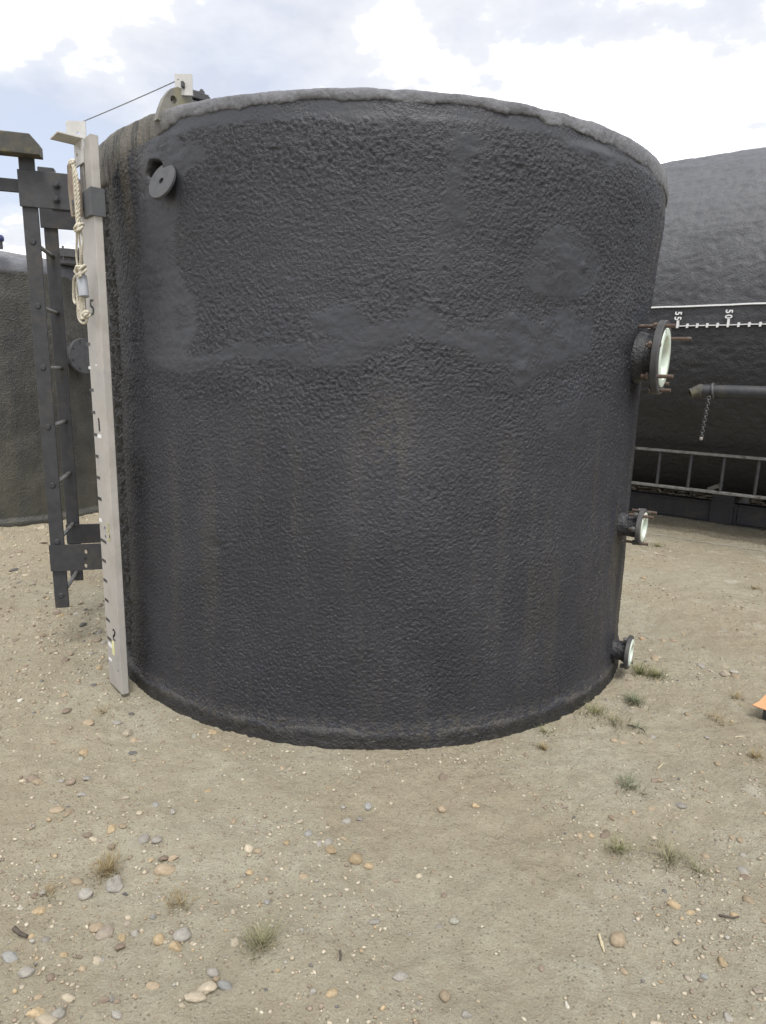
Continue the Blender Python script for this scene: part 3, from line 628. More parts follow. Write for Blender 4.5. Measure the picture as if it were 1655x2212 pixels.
Rq = RL - 0.02 + 0.012 * fbm(SL * 0.9, q * 1.6, 3, 91) + 0.015 * fbm(SL * 1.8, q * 6, 4, 92) * sstep(0.2, 0.6, PH) + 0.013 * (0.5 - np.abs(perlin(SL * 9, q * 14, 93))) + 0.008 * (0.5 - np.abs(perlin(SL * 20, q * 28, 94)))
Rq = Rq + 0.02 * np.exp(-((PH - math.radians(58) - 0.05 * np.sin(SL * 3)) / 0.03) ** 2)
VL = np.stack([NP[0] * PERP + AX[0] * SL - NP[0] * Rq * np.cos(PH), NP[1] * PERP + AX[1] * SL - NP[1] * Rq * np.cos(PH), ZC + Rq * np.sin(PH)], -1)
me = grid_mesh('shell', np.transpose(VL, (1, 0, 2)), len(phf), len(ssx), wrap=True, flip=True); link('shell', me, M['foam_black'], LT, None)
for s_e, sg in ((5.55, 1), (-6.0, -1)):
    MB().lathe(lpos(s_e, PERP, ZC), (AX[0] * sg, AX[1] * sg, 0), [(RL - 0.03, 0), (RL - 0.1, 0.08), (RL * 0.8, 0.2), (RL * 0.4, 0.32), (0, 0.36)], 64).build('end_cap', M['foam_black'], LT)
def spt(s, phi, r): return Vector((NP[0] * PERP + AX[0] * s - NP[0] * r * math.cos(phi), NP[1] * PERP + AX[1] * s - NP[1] * r * math.cos(phi), ZC + r * math.sin(phi)))
def strip(name, s0, s1, phi0, phi1, mat, parent, lift=0.012, nseg=40):
    bm_ = MB(); vs = []
    for k in range(nseg + 1):
        s_ = s0 + (s1 - s0) * k / nseg
        wob = 0.0006 * math.sin(k * 2.3) + 0.0005 * math.sin(k * 5.1)
        vs.append([bm_.bm.verts.new(spt(s_, p + wob, RL + r_)) for p, r_ in ((phi0, -0.04), (phi0, lift), (phi1, lift), (phi1, -0.04))])
    for A, B in zip(vs, vs[1:]):
        for j in range(3): bm_.bm.faces.new((A[j], A[j + 1], B[j + 1], B[j]))
    bm_.bm.faces.new(vs[0]); bm_.bm.faces.new(vs[-1][::-1])
    return bm_.build(name, mat, parent, 20)
_, f1 = lsurf(1530, 660); strip('scale_border_line', -2, 4, f1 - 0.0034, f1 + 0.0034, M['white'], LT)
_, f2 = lsurf(1540, 702.5); strip('scale_line', -2, 4, f2 - 0.0022, f2 + 0.0022, M['white'], LT)
s55, _ = lsurf(1464, 702); s50, _ = lsurf(1573, 700)
dS = (s55 - s50) / 5
for k in range(-14, 13):
    sc = s50 + dS * k; big = (k % 5 == 0); hw = 0.009
    strip('tick_mark', sc - hw, sc + hw, f2 - 0.010, f2 + (0.027 if big else 0.010), M['white'], LT, 0.016, 2)
def numeral(txt, s_c, phi_top, size, name='numeral'):
    """painted figures reading downwards, tops towards the right-hand end"""
    ph = phi_top
    for ch in txt:
        cu = bpy.data.curves.new('t', 'FONT'); cu.body = ch; cu.size = size; cu.align_x = 'CENTER'; cu.offset = size * 0.02; cu.extrude = 0.003; cu.resolution_u = 4
        ob = bpy.data.objects.new('t', cu); COL.objects.link(ob); dg = bpy.context.evaluated_depsgraph_get()
        me = bpy.data.meshes.new_from_object(ob.evaluated_get(dg)); bpy.data.objects.remove(ob)
        w_ = size * 0.55
        for v_ in me.vertices:
            u, h = v_.co.x, v_.co.y                        # u runs down the tank, h towards -s (right)
            v_.co = spt(s_c - (h - size * 0.36), ph - (w_ * 0.5 + u * 0.86) / RL, RL + 0.013 + v_.co.z)
        bm_ = bmesh.new(); bm_.from_mesh(me); bmesh.ops.recalc_face_normals(bm_, faces=bm_.faces); bm_.to_mesh(me); bm_.free()
        link(name, me, M['white'], LT, None); ph -= w_ / RL
_, ft = lsurf(1464, 672); numeral('55', s55, ft, 0.086)
_, ft = lsurf(1573, 667.5); numeral('50', s50, ft, 0.086)
numeral('45', s50 - dS * 5, ft, 0.086)
# skid
axs = (Vector((AX[0], AX[1], 0)), Vector((NP[0], NP[1], 0)), Vector((0, 0, 1)))
sj, _ = lie(1591, 1120, 8.36)
for (sa, sb, dz) in ((sj + 0.004, 5.0, 0.0), (-5.0, sj - 0.004, 0.0)):
    sc, ln = (sa + sb) / 2, sb - sa
    MB().box(lpos(sc, 8.40, 0.245 + dz), (ln, 0.16, 0.016), axs, 0.003).box(lpos(sc, 8.38, 0.128 + dz), (ln, 0.014, 0.218), axs, 0.002).box(lpos(sc, 8.40, 0.012 + dz), (ln, 0.16, 0.014), axs, 0.003).build('skid_beam', M['steel'], LT)
for px in (1567, 1760):
    s_, _ = lie(px, 1060, 8.4)
    MB().prism([(-0.66, -0.24), (0.66, -0.24), (0.72, 0.32), (0.4, 0.20), (0.0, 0.15), (-0.4, 0.20), (-0.66, 0.34)], lpos(s_, PERP, 0.254), axs[1], axs[2], 0.24).build('saddle', M['foam_black'], LT)
MB().box(lpos(lie(1545, 1052, 8.05)[0], 8.05, lie(1545, 1052, 8.05)[1]), (0.16, 0.02, 0.05), (Vector((AX[0], AX[1], -0.55)).normalized(), axs[1], Vector((0.55 * AX[0], 0.55 * AX[1], 1)).normalized()), 0.003).build('gusset', M['rung'], LT)
nb = 2600; rs_ = np.random.default_rng(5); ico = bmesh.new(); bmesh.ops.create_icosphere(ico, subdivisions=1, radius=1.0); ico.verts.index_update()
bv = np.array([v_.co[:] for v_ in ico.verts]); bf = np.array([[v_.index for v_ in f_.verts] for f_ in ico.faces]); ico.free()
s_r = rs_.uniform(-1, 4, nb); p_r = 9.75 + 1.5 * rs_.random(nb); z_r = 0.02 + 0.10 * np.exp(-((p_r - 10.3) / 0.35) ** 2) * rs_.uniform(0.2, 1.15, nb) * (1 + 0.4 * np.sin(s_r * 5))
sz_r = rs_.uniform(0.015, 0.05, nb); v_r = bv[None] * (1 + 0.25 * rs_.standard_normal((nb, len(bv), 1))) * sz_r[:, None, None] * np.array([1.3, 1.0, 0.7])
ctr = np.stack([NP[0] * p_r + AX[0] * s_r, NP[1] * p_r + AX[1] * s_r, z_r], 1); V_ = (v_r + ctr[:, None]).reshape(-1, 3); F2 = (bf[None] + (np.arange(nb) * len(bv))[:, None, None]).reshape(-1, 3)
me = bpy.data.meshes.new('rubble'); me.from_pydata(V_.tolist(), [], F2.tolist()); me.update()
ca_ = me.attributes.new('col', 'FLOAT_COLOR', 'POINT'); pal_ = np.array([(0.15, 0.115, 0.075), (0.20, 0.16, 0.11), (0.10, 0.08, 0.055), (0.17, 0.15, 0.09), (0.25, 0.21, 0.15)])[rs_.integers(0, 5, nb)]
ca_.data.foreach_set('color', np.concatenate([np.repeat(pal_, len(bv), 0), np.ones((nb * len(bv), 1))], 1).reshape(-1).astype(np.float32))
m_, t_, p_ = newmat('brown_rubble'); L(t_, N(t_, 'ShaderNodeAttribute', attribute_name='col').outputs['Color'], p_.inputs['Base Color']); p_.inputs['Roughness'].default_value = 0.9
tag(link('rubble', me, m_, None, None), 'low bank of brown rubble seen under the lying tank', None, None, 'stuff')
# overflow pipe along the tank
pz, pp = lie(1560, 846, 6.72)[1], 6.72
pe, _ = lie(1518, 848, pp)
po, poz = lie(1491, 851, pp - 0.03)
pipe = thing('overflow_pipe', 'black drain pipe with cut open end in front of the lying tank', 'pipe', tuple(lpos(pe, pp, pz)))
MB().tube([lpos(-3, pp, pz), lpos(pe, pp, pz), lpos(pe + 0.03, pp, pz)], 0.061, 20).build('pipe', M['steel'], pipe)
d_ = (lpos(po, pp - 0.04, poz) - lpos(pe + 0.02, pp, pz)); ax_ = d_.normalized()
MB().lathe(lpos(pe + 0.02, pp, pz), ax_, [(0.064, -0.02), (0.066, 0.0), (0.060, 0.03), (0.050, d_.length * 0.7), (0.050, d_.length), (0.041, d_.length), (0.041, d_.length - 0.08), (0, d_.length - 0.08)], 24).build('open_end', M['steel_mossy'], pipe)
for q_ in (-0.4, -1.7): MB().box(lpos(pe + q_, pp + 0.16, pz), (0.05, 0.36, 0.05), axs, 0.004).build('bracket', M['steel'], pipe)
# chain round the pipe
ch0 = lie(1540, 838, pp - 0.06)[0]
chn = thing('chain', 'short galvanised chain hanging from the black pipe', 'chain', tuple(lpos(ch0, pp, pz)))
pts = [lpos(ch0 + 0.012 * math.sin(k / 20 * 2 * PI), pp + 0.069 * math.cos(k / 20 * 2 * PI), pz + 0.069 * math.sin(k / 20 * 2 * PI)) for k in range(20)]
MB().tube(pts, 0.012, 8, True).build('collar', M['chain'], chn)
ctop = lpos(ch0 + 0.02, pp - 0.074, pz - 0.05); cbot = ctop.copy(); s_, z_ = lie(1515, 946, pp - 0.074); cbot = lpos(s_, pp - 0.074, z_)
nl_ = 15
for k in range(nl_):
    f_ = (k + 0.5) / nl_; c0 = ctop.lerp(cbot, f_); dr_ = (cbot - ctop).normalized(); w_ = (axs[0] if k % 2 == 0 else axs[1]); w_ = (w_ - dr_ * w_.dot(dr_)).normalized()
    hl, hw = (cbot - ctop).length / nl_ * 0.66, 0.0135
    MB().tube([c0 + dr_ * (hl * math.cos(a)) + w_ * (hw * math.sin(a)) for a in np.linspace(0, 2 * PI, 12, endpoint=False)], 0.0055, 6, True).build('link', M['chain'], chn)
MB().lathe(cbot, (0, 0, -1), [(0, -0.012), (0.014, -0.006), (0.016, 0.006), (0.009, 0.02), (0, 0.023)], 12).build('end_weight', M['alu'], chn)
# ladder lying along that tank
LP = 7.42
zt = lie(1500, 978.5, LP)[1]; zb = lie(1500, 1058, LP)[1]
lad2 = thing('tank_ladder', 'long steel ladder lying sideways along the lying tank', 'ladder', tuple(lpos(1.5, LP, zb)))
for z_ in (zt, zb): MB().box(lpos(0.8, LP, z_), (8.0, 0.06, 0.028), axs, 0.004).build('stile', M['rung'], lad2)
r0, r1 = lie(1491, 1010, LP)[0], lie(1562, 1015, LP)[0]; dr_ = (r0 - r1)
for k in range(-9, 7):
    s_ = r0 + dr_ * k
    MB().cyl(lpos(s_, LP, zb), lpos(s_, LP, zt), 0.016, n=12).build('rung', M['steel'], lad2)
for s_ in (r0 + dr_ * 3.5, r0 - dr_ * 4.5):
    MB().box(lpos(s_, LP + 0.3, zb + 0.05), (0.06, 0.56, 0.01), axs, 0.002).build('bracket', M['steel'], lad2)

# ------------------------------------------------------------------ ladder beside the near tank
a = math.radians(-15.27); LU = Vector((math.sin(a), math.cos(a), 0)); LN = Vector((LU.y, -LU.x, 0)); UP = Vector((0, 0, 1))   # LN points right, to the tank
NS = Vector((-1.803, 3.43, 0)); LW = 0.44
lad = thing('tank_ladder', 'black steel ladder standing off the left side of the big tank', 'ladder', (NS.x, NS.y, 0.25))
lax = (LN, LU, UP)
def nearp(px, py, off=0.0): X = on_plane(px, py, (NS + LU * off).xy, LU.xy); return (Vector(X) - NS).dot(LN), X[2]
SW = 0.072
ztop = nearp(66, 330)[1]
MB().box(NS + UP * ((0.266 + ztop) / 2), (SW, 0.012, ztop - 0.266), lax, 0.002).build('stile', M['steel'], lad)
FS = NS + LU * LW
zt2 = nearp(112, 376, LW)[1]
MB().box(FS + UP * ((0.285 + zt2) / 2), (SW, 0.012, zt2 - 0.285), lax, 0.002).build('stile', M['steel'], lad)
MB().box(FS + LN * 0.0 + UP * (zt2 + 0.012), (0.085, 0.05, 0.03), lax, 0.004).build('stile_cap', M['steel'], lad)
for z_ in (2.213, 1.904, 1.594, 1.284, 0.968, 0.652, 0.338):
    rg = MB().cyl(NS + UP * z_ - LU * 0.010, FS + UP * z_ + LU * 0.010, 0.0115, n=14).build('rung', M['rung'], lad)
    MB().lathe(NS + UP * z_ - LU * 0.0055, -LU, [(0.0, 0.006), (0.012, 0.0055), (0.0165, 0.0)], 14).build('weld', M['steel'], rg)
# top: handrail arms that run left to the landing
def bar(name, q0, q1, depth, mat, off, cham=0.0):
    (a0, z0), (a1, z1) = nearp(*q0), nearp(*q1)
    lo, hi = min(z0, z1), max(z0, z1)
    if cham:
        poly = [(a0, lo), (a1, lo), (a1, hi - cham), (a1 - cham, hi), (a0, hi)]
        return MB().prism(poly, NS + LU * off, LN, UP, depth, 0.003).build(name, mat, lad)
    return MB().box(NS + LN * ((a0 + a1) / 2) + LU * off + UP * ((lo + hi) / 2), (abs(a1 - a0), depth, hi - lo), lax, 0.003).build(name, mat, lad)
ah, zh0 = nearp(95, 347); zh1 = nearp(60, 299)[1]
MB().prism([(ah - 0.75, zh0), (ah, zh0), (ah, zh1 - 0.045), (ah - 0.04, zh1), (ah - 0.75, zh1)], NS - LU * 0.045, LN, UP, 0.075, 0.004).build('handrail', M['steel_mossy'], lad)
z0, z1 = nearp(20, 413)[1], nearp(20, 384)[1]
MB().box(NS + LN * (-0.40) + LU * 0.014 + UP * ((z0 + z1) / 2), (0.74, 0.014, z1 - z0), lax, 0.003).build('handrail', M['steel'], lad)
# near and far mounting brackets: lapped plates with bolts
a0, z0 = nearp(45, 447); a1, z1 = nearp(112, 374)
zlo, zhi = z0, z1
MB().box(NS + LN * ((a0 + 0.21) / 2) - LU * 0.013 + UP * ((zlo + zhi) / 2), (0.21 - a0, 0.010, zhi - zlo), lax, 0.002).build('bracket_plate', M['steel'], lad)
MB().box(NS + LN * 0.24 - LU * 0.0015 + UP * ((zlo + zhi) / 2 - 0.012), (0.28, 0.010, (zhi - zlo) * 0.94), lax, 0.002).build('bracket_plate', M['steel'], lad)
for py in (402, 433):
    ab, zb_ = nearp(124, py); q = NS + LN * ab + UP * zb_ - LU * 0.018
    mb = MB(); mb.lathe(q, -LU, [(0, 0), (0.021, 0), (0.021, 0.003), (0, 0.003)], 18); hexnut(mb, q - LU * 0.003, -LU, 0.0165, 0.013); mb.cyl(q, q - LU * 0.024, 0.009, n=10); mb.build('bolt', M['steel'], lad)
af, zf1 = nearp(128, 455, LW); _, zf0 = nearp(130, 496, LW)
zc_ = zf0 + 0.09
MB().box(FS + LN * 0.17 - LU * 0.012 + UP * zc_, (0.44, 0.010, 0.18), lax, 0.002).build('bracket_plate', M['steel'], lad)
# lower brackets with slotted holes
a0, z0 = nearp(112, 1232); _, z1 = nearp(115, 1176); 
hl = []
for py in (1190, 1220):
    ah, zh = nearp(187, py); hl.append((ah - a0, zh - z0, 0.008, 0.0125))
pm_ = plate_holes(NS + LN * a0 + UP * z0 - LU * 0.013, LN, UP, 0.30, z1 - z0, 0.010, hl); pm_.build('bracket_plate', M['steel'], lad)
ab, zb_ = nearp(187, 1205); q = NS + LN * ab + UP * zb_ - LU * 0.013
mb = MB(); hexnut(mb, q, -LU, 0.013, 0.01); mb.build('bolt', M['steel'], lad)
ab, zb_ = nearp(147, 1227); q = NS + LN * ab + UP * zb_ - LU * 0.013; mb = MB(); hexnut(mb, q, -LU, 0.011, 0.008); mb.build('bolt', M['steel'], lad)
af, zf1 = nearp(182, 1131, LW); _, zf0 = nearp(186, 1172, LW)
MB().box(FS + LN * 0.17 - LU * 0.012 + UP * ((zf0 + zf1) / 2), (0.42, 0.010, zf1 - zf0), lax, 0.002).build('bracket_plate', M['steel'], lad)

# ------------------------------------------------------------------ gauge board
a = math.radians(-41); GW = Vector((math.sin(a), math.cos(a), 0)); GN = Vector((-math.cos(a), math.sin(a), 0)); G0 = Vector((-1.268, 2.91, 0))   # GW runs to the left along the board, GN faces out
gax = (GW, GN, UP)
def gp(px, py, d=0.0):
    X = on_plane(px, py, (G0 + GN * d).xy, GN.xy); return (Vector(X) - G0).dot(GW), X[2]
def gP(a_, z_, d=0.0): return G0 + GW * a_ + GN * d + UP * z_
GB = thing('gauge_board', 'tall pale aluminium level gauge board with black tick marks by the tank', 'gauge board', tuple(G0))
WD, TK, LEAN = 0.19, 0.034, -0.011
zT = gp(183, 297)[1]; zM = gp(190, 418)[1]
def gpoly(pts): return [(x + LEAN * y, y) for x, y in pts]
bp = gpoly([(0.0, 0.018), (WD, 0.014), (WD, zM), (0.135, zM), (0.085, zM), (0.085, zT), (0.0, zT)])
MB().prism(bp, G0 - GN * (TK / 2), GW, UP, TK, 0.0022).build('board', M['alu'], GB)
MB().prism(gpoly([(0.135, zM + 0.002), (WD - 0.005, zM + 0.002), (WD - 0.02, zT - 0.02), (0.125, zT - 0.02)]), G0 - GN * (TK / 2 + 0.002), GW, UP, TK * 0.8, 0.002).build('board_finger', M['alu'], GB)
# painted ticks and figures: thin raised paint
def dab(name, px, py, wpx, hgt, mat, lift=0.0012):
    a_, z_ = gp(px, py); w_ = wpx
    return MB().box(gP(a_, z_, lift / 2), (w_, lift, hgt), gax, 0.0).build(name, mat, GB)
def z2(x, y): return x / 4.0225 / 1.1571, (700 + y / 4.0225) / 1.1571
def z3(x, y): return x / 3.6875 / 1.1571, (1200 + y / 3.6875) / 1.1571
for q, w_ in ([(z2(885, 645), .045), (z2(919, 1105), .045), (z2(936, 1330), .045), (z2(962, 1555), .075), (z2(968, 1770), .045), (z2(985, 1985), .045), (z2(999, 2197), .045)]
              + [(z3(915, 172), .045), (z3(950, 560), .08), (z3(956, 742), .045), (z3(968, 925), .045), (z3(981, 1107), .045), (z3(991, 1287), .045), (z3(1014, 1470), .08)]):
    dab('tick_mark', q[0] + 1.0, q[1], w_ + 0.008, 0.014, M['ink'])
for q, w_, h_ in [(z2(1001, 1570), .05, .017), (z2(904, 882), .03, .013), (z3(930, 370), .035, .016), (z2(970, 855), .02, .008), (z3(1018, 1520), .05, .02), (z3(1018, 1652), .04, .014)]:
    dab('paint_spot', q[0], q[1], w_, h_, M['white'], 0.0015)
dab('tape', *z3(1045, 1545), 0.028, 0.075, M['yellow'], 0.0015)
def stroke(name, qs, mat, r=0.0045):
    """hand-painted figure: a flat brush line through photo points on the board"""
    P_ = [gp(*q) for q in qs]; bm_ = MB(); L_ = []; R_ = []
    for i, (a_, z_) in enumerate(P_):
        t = Vector((P_[min(i + 1, len(P_) - 1)][0] - P_[max(i - 1, 0)][0], P_[min(i + 1, len(P_) - 1)][1] - P_[max(i - 1, 0)][1])); t.normalize(); n_ = Vector((-t.y, t.x)) * r
        for d_, lst, sg in ((0.0012, L_, 1), (0.0012, R_, -1)): lst.append(bm_.bm.verts.new(gP(a_ + n_.x * sg * 2.2, z_ + n_.y * sg, d_)))
    for i in range(len(P_) - 1): bm_.bm.faces.new((L_[i], L_[i + 1], R_[i + 1], R_[i]))
    bmesh.ops.solidify(bm_.bm, geom=list(bm_.bm.faces), thickness=0.001)
    return bm_.build(name, mat, GB, None)
stroke('numeral', [z2(x, y) for x, y in [(938, 205), (912, 206), (913, 255), (922, 270), (935, 275), (942, 300), (938, 335), (925, 348), (914, 340)]], M['green_ink'], 0.005)
stroke('numeral', [z2(x, y) for x, y in [(986, 1400), (993, 1392), (997, 1430), (1003, 1520)]], M['ink'], 0.004)
stroke('numeral', [z3(x, y) for x, y in [(962, 425), (968, 480), (975, 535)]], M['white'], 0.004)
stroke('numeral', [z3(x, y) for x, y in [(985, 410), (1003, 405), (1005, 450), (990, 470), (1010, 500), (1014, 545), (998, 555)]], M['yellow'], 0.004)
for q in [(975, 520), (1012, 522), (968, 440)]: dab('paint_spot', *z3(*q), 0.012, 0.012, M['ink'])
stroke('numeral', [z3(x, y) for x, y in [(1040, 1385), (1050, 1376), (1060, 1395), (1058, 1425), (1046, 1440), (1050, 1470), (1066, 1478)]], M['ink'], 0.004)
for q in [(1090, 1758)]: dab('screw', *z3(*q), 0.008, 0.008, M['ink'])
# head of the board: upright plate with cable hole, angle bracket
vg = Vector((G0.x, G0.y, 0)).normalized(); vrg = Vector((vg.y, -vg.x, 0))
pu = (vrg * math.cos(0.35) - vg * math.sin(0.35))
def hp(px, py): X = on_plane(px, py, (G0 + GW * 0.09 - GN * 0.01).xy, vg.xy); return Vector(X)
pA, pB = hp(150.5, 300), hp(183, 300)
hO = (hp(153, 300) + hp(182, 300)) / 2
hgt = hp(165, 262).z - hp(165, 303).z
plate_holes(hO - pu * 0.038 + UP * (hp(165, 303).z - hO.z), pu, UP, 0.076, hgt, 0.005, [(0.044, hgt * 0.36, 0.006, 0.006)]).build('head_plate', M['alu_bright'], GB)
MB().box(hO - pu * 0.0405 + pu.cross(UP) * -0.012 + UP * (hp(165, 303).z - hO.z + hgt * 0.46), (0.005, 0.034, hgt * 0.95), (pu, pu.cross(UP), UP), 0.001).build('head_plate_fold', M['alu_bright'], GB)
bz = hp(160, 300).z
aw, ad = 0.115, 0.10
bc = gP(0.115, bz, 0.0)
MB().box(bc + GN * (ad / 2) + UP * 0.0, (aw, ad, 0.007), gax, 0.001).build('angle_bracket', M['alu_bright'], GB)
ab_ = plate_holes(gP(0.06, bz - 0.095, 0.006), GW, UP, 0.11, 0.0915, 0.006, [(0.03, 0.060, 0.008, 0.010), (0.075, 0.045, 0.008, 0.008)]); ab_.build('angle_bracket', M['alu_bright'], GB)
# sliding pointer and the band round the board
p0a, p0z = gp(196, 470); _, p1z = gp(190, 411)
MB().prism(gpoly([(-0.010, p0z), (0.10, p0z + 0.002), (0.10, p1z - 0.005), (-0.010, p1z)]), G0 - GN * 0.016, GW, UP, TK + 0.026, 0.002).build('band', M['band'], GB)
ptr = thing('pointer', 'brown sliding pointer casing strapped to the top of the gauge board', 'pointer', tuple(gP(0.15, p0z)))
zq0, zq1 = gp(176, 478)[1], gp(168, 362)[1]
MB().prism(gpoly([(0.085, zq0), (0.175, zq0 + 0.01), (0.195, zq0 + 0.10), (0.19, zq1), (0.155, zq1 + 0.01), (0.10, zq1 - 0.09), (0.085, zq0 + 0.1)]), G0 + GN * 0.031, GW, UP, 0.024, 0.003).build('casing', M['wood'], ptr)
MB().box(gP(0.118 + LEAN * zq0, zq0 + 0.06, 0.044), (0.05, 0.004, 0.022), gax, 0.0).build('slot', M['ink'], ptr)
MB().box(gP(0.115 + LEAN * zq0, zq0 + 0.028, 0.0445), (0.05, 0.004, 0.03), gax, 0.001).build('window', M['steel_mossy'], ptr)
# rope
rp = thing('rope', 'coiled cream cotton rope hanging knotted on the gauge board', 'rope', tuple(gP(0.15, zq1, 0.06)))
def rpt(px, py, d=0.062): a_, z_ = gp(px, py, d); return gP(a_, z_, d)
def smooth_path(qs, d=0.062, n=8, jit=0.0):
    P_ = [rpt(*q[:2], q[2] if len(q) > 2 else d) for q in qs]; o_ = []
    for i in range(len(P_) - 1):
        p0, p1, p2, p3 = P_[max(i - 1, 0)], P_[i], P_[i + 1], P_[min(i + 2, len(P_) - 1)]
        for k in range(n):
            t = k / n; o_.append(0.5 * ((2 * p1) + (p2 - p0) * t + (2 * p0 - 5 * p1 + 4 * p2 - p3) * t * t + (3 * p1 - p0 - 3 * p2 + p3) * t ** 3))
    o_.append(P_[-1]); return o_
def rope(name, qs, r=0.0055, d=0.062, parent=rp, mat='rope'):
    """three twisted strands"""
    path = smooth_path(qs, d); fine = []
    for i in range(len(path) - 1):
        m_ = max(1, int((path[i + 1] - path[i]).length / 0.004))
        fine += [path[i].lerp(path[i + 1], k / m_) for k in range(m_)]
    fine.append(path[-1]); mb = MB(); ln_ = 0; acc = []
    for i, p_ in enumerate(fine):
        if i: ln_ += (fine[i] - fine[i - 1]).length
        acc.append(ln_)
    for s_ in range(3):
        pts = []
        for i, p_ in enumerate(fine):
            t = (fine[min(i + 1, len(fine) - 1)] - fine[max(i - 1, 0)]).normalized(); u = t.cross(GN).normalized(); w_ = t.cross(u)
            an_ = acc[i] / (r * 7) * 2 * PI + s_ * 2 * PI / 3
            pts.append(p_ + (u * math.cos(an_) + w_ * math.sin(an_)) * r * 0.5)
        if len(pts) > 2: mb.tube(pts, r * 0.58, 5)
    return mb.build(name, M[mat], parent, 80)
rope('strand', [(155, 352), (160, 365), (162, 400), (165, 440), (168, 484)], 0.0075)
rope('strand', [(157, 352), (164, 370), (167, 400), (170, 440), (171, 484)], 0.0065, 0.056)
rope('strand', [(166, 486), (166, 520), (165, 550), (168, 576)], 0.0048, 0.058)
rope('strand', [(170, 486), (172, 520), (174, 550), (173, 576)], 0.0048, 0.056)
rope('strand', [(173, 486), (178, 520), (177, 550), (176, 576)], 0.0042, 0.05)
rope('strand', [(170, 592), (161, 600), (159, 620), (160, 648), (165, 655), (168, 640), (169, 615), (173, 596)], 0.0058, 0.06)
rope('strand', [(174, 594), (168, 605), (166, 625), (168, 650), (172, 670)], 0.006, 0.07)
for dxp, d_ in ((0, .06), (4, .068), (8, .062), (12, .055)):
    rope('strand', [(171 + dxp * .8, 640), (170 + dxp, 660), (171 + dxp, 678), (176 + dxp * .75, 690)], 0.0056, d_)
rope('strand', [(168, 655, .06), (170, 685, .06), (178, 697, .062), (187, 694, .06), (189, 670, .055)], 0.0062)
def knot(px, py, size, seed, name='knot'):
    r_ = random.Random(seed); c0 = rpt(px, py); mb = MB()
    for k in range(5):
        u = Vector((r_.uniform(-1, 1), r_.uniform(-1, 1), r_.uniform(-.6, .6))).normalized(); v = u.orthogonal().normalized(); off_ = Vector((r_.uniform(-.4, .4), r_.uniform(-.4, .4), r_.uniform(-.4, .4))) * size
        mb.tube([c0 + off_ + (u * math.cos(t) + v * math.sin(t)) * size * r_.uniform(0.75, 1.0) for t in np.linspace(0, 2 * PI, 12, endpoint=False)], 0.006, 6, True)
    return mb.build(name, M['rope'], rp, 80)
knot(169, 489, 0.017, 3); knot(174, 584, 0.020, 5); knot(186, 680, 0.013, 8); knot(156, 352, 0.011, 9)
a_, z_ = gp(176, 595, 0.055); _, z1_ = gp(180, 642, 0.055)
MB().cyl(gP(a_, z_, 0.055), gP(a_ - 0.02, z1_, 0.055), 0.021, n=20, bev=0.002).build('weight', M['grey_tube'], rp)
# cable from the head plate to the plate on the lug
lugtop = lugO + UP * (48 * k_)
vd2 = Vector((lugtop.x, lugtop.y, 0)).normalized(); vr2 = Vector((vd2.y, -vd2.x, 0))
pu2 = (vr2 * math.cos(0.3) - vd2 * math.sin(0.3))
def lp2(px, py): return Vector(on_plane(px, py, lugtop.xy, vd2.xy))
plO = lp2(380, 200); zpt = lp2(392, 156).z; zpb = lp2(392, 202).z
CP = thing('cable_plate', 'small pale metal plate standing on the lifting lug of the tank', 'plate', tuple(plO))
plo = plO + vd2 * 0.03; plo.z = zpb
plate_holes(plo, pu2, UP, 0.069, zpt - zpb, 0.008, [(0.014, (zpt - zpb) * 0.72, 0.003, 0.003)]).build('plate', M['alu_bright'], CP)
MB().box(lp2(396, 182) + vd2 * 0.01, (0.012, 0.03, 0.022), (pu2, pu2.cross(UP), UP), 0.002).build('clip', M['flange'], CP)
e0 = hp(174, 264.5); e1 = lp2(380, 168) + vd2 * 0.03
mb = MB().tube([e0.lerp(e1, t) - UP * (0.002 * 4 * t * (1 - t)) for t in np.linspace(-0.02, 1.02, 24)], 0.0024, 8)
tag(mb.build('cable', M['wire'], None, 60), 'thin steel cable stretched from the gauge board up to the lug plate', 'cable')

# ------------------------------------------------------------------ orange panel at the right edge
q = on_z(1704, 1572); pn0 = Vector((q[0], q[1], 0.0)); pnl = thing('orange_panel', 'pointed corner of an orange plastic panel poking in at the right edge', 'panel', tuple(pn0))
vp = Vector((q[0], q[1], 0)).normalized(); vpr = Vector((vp.y, -vp.x, 0)); tilt = (Vector((0, 0, 1)) * 0.8 + vp * 0.6).normalized()
up_ = math.hypot(pn0.length, 1.6) / F_PX
pz_ = 0.062
def curl(a): return 0.02 * math.sin(max(0, a) * 9)
pol = [(-61, 0), (-55, 5), (-50, 12), (-45.5, 20), (-42, 30), (-39, 42), (-30, 56), (-10, 64), (40, 66), (95, 60), (100, 0), (40, -5), (-20, -4)]
MB().prism([(a * up_, b * up_ * 0.85) for a, b in pol], pn0 + Vector((0, 0, pz_)), vpr, tilt, 0.008, 0.002).build('sheet', M['orange'], pnl)
for a in (-26, 60): MB().box(pn0 + vpr * (a * up_) + vp * 0.035 + Vector((0, 0, 0.028)), (0.085, 0.05, 0.066), (vpr, vp, Vector((0, 0, 1))), 0.008, 2).build('foot', M['panel_shade'], pnl)  # added dark blocks, standing in for the shadow under the panel

# ------------------------------------------------------------------ string on the ground
p0, p1 = on_z(1424, 1157.5), on_z(1656, 1191)
pts = []
for t in np.linspace(-0.02, 1.6, 60):
    x, y = p0[0] + (p1[0] - p0[0]) * t, p0[1] + (p1[1] - p0[1]) * t
    pts.append((x, y, float(ground_h(np.array(x), np.array(y))) + 0.012 + 0.003 * math.sin(t * 31)))
tag(MB().tube(pts, 0.0035, 6).build('string', M['string'], None, 60), 'thin pale string stretched low across the dirt at right', 'string')

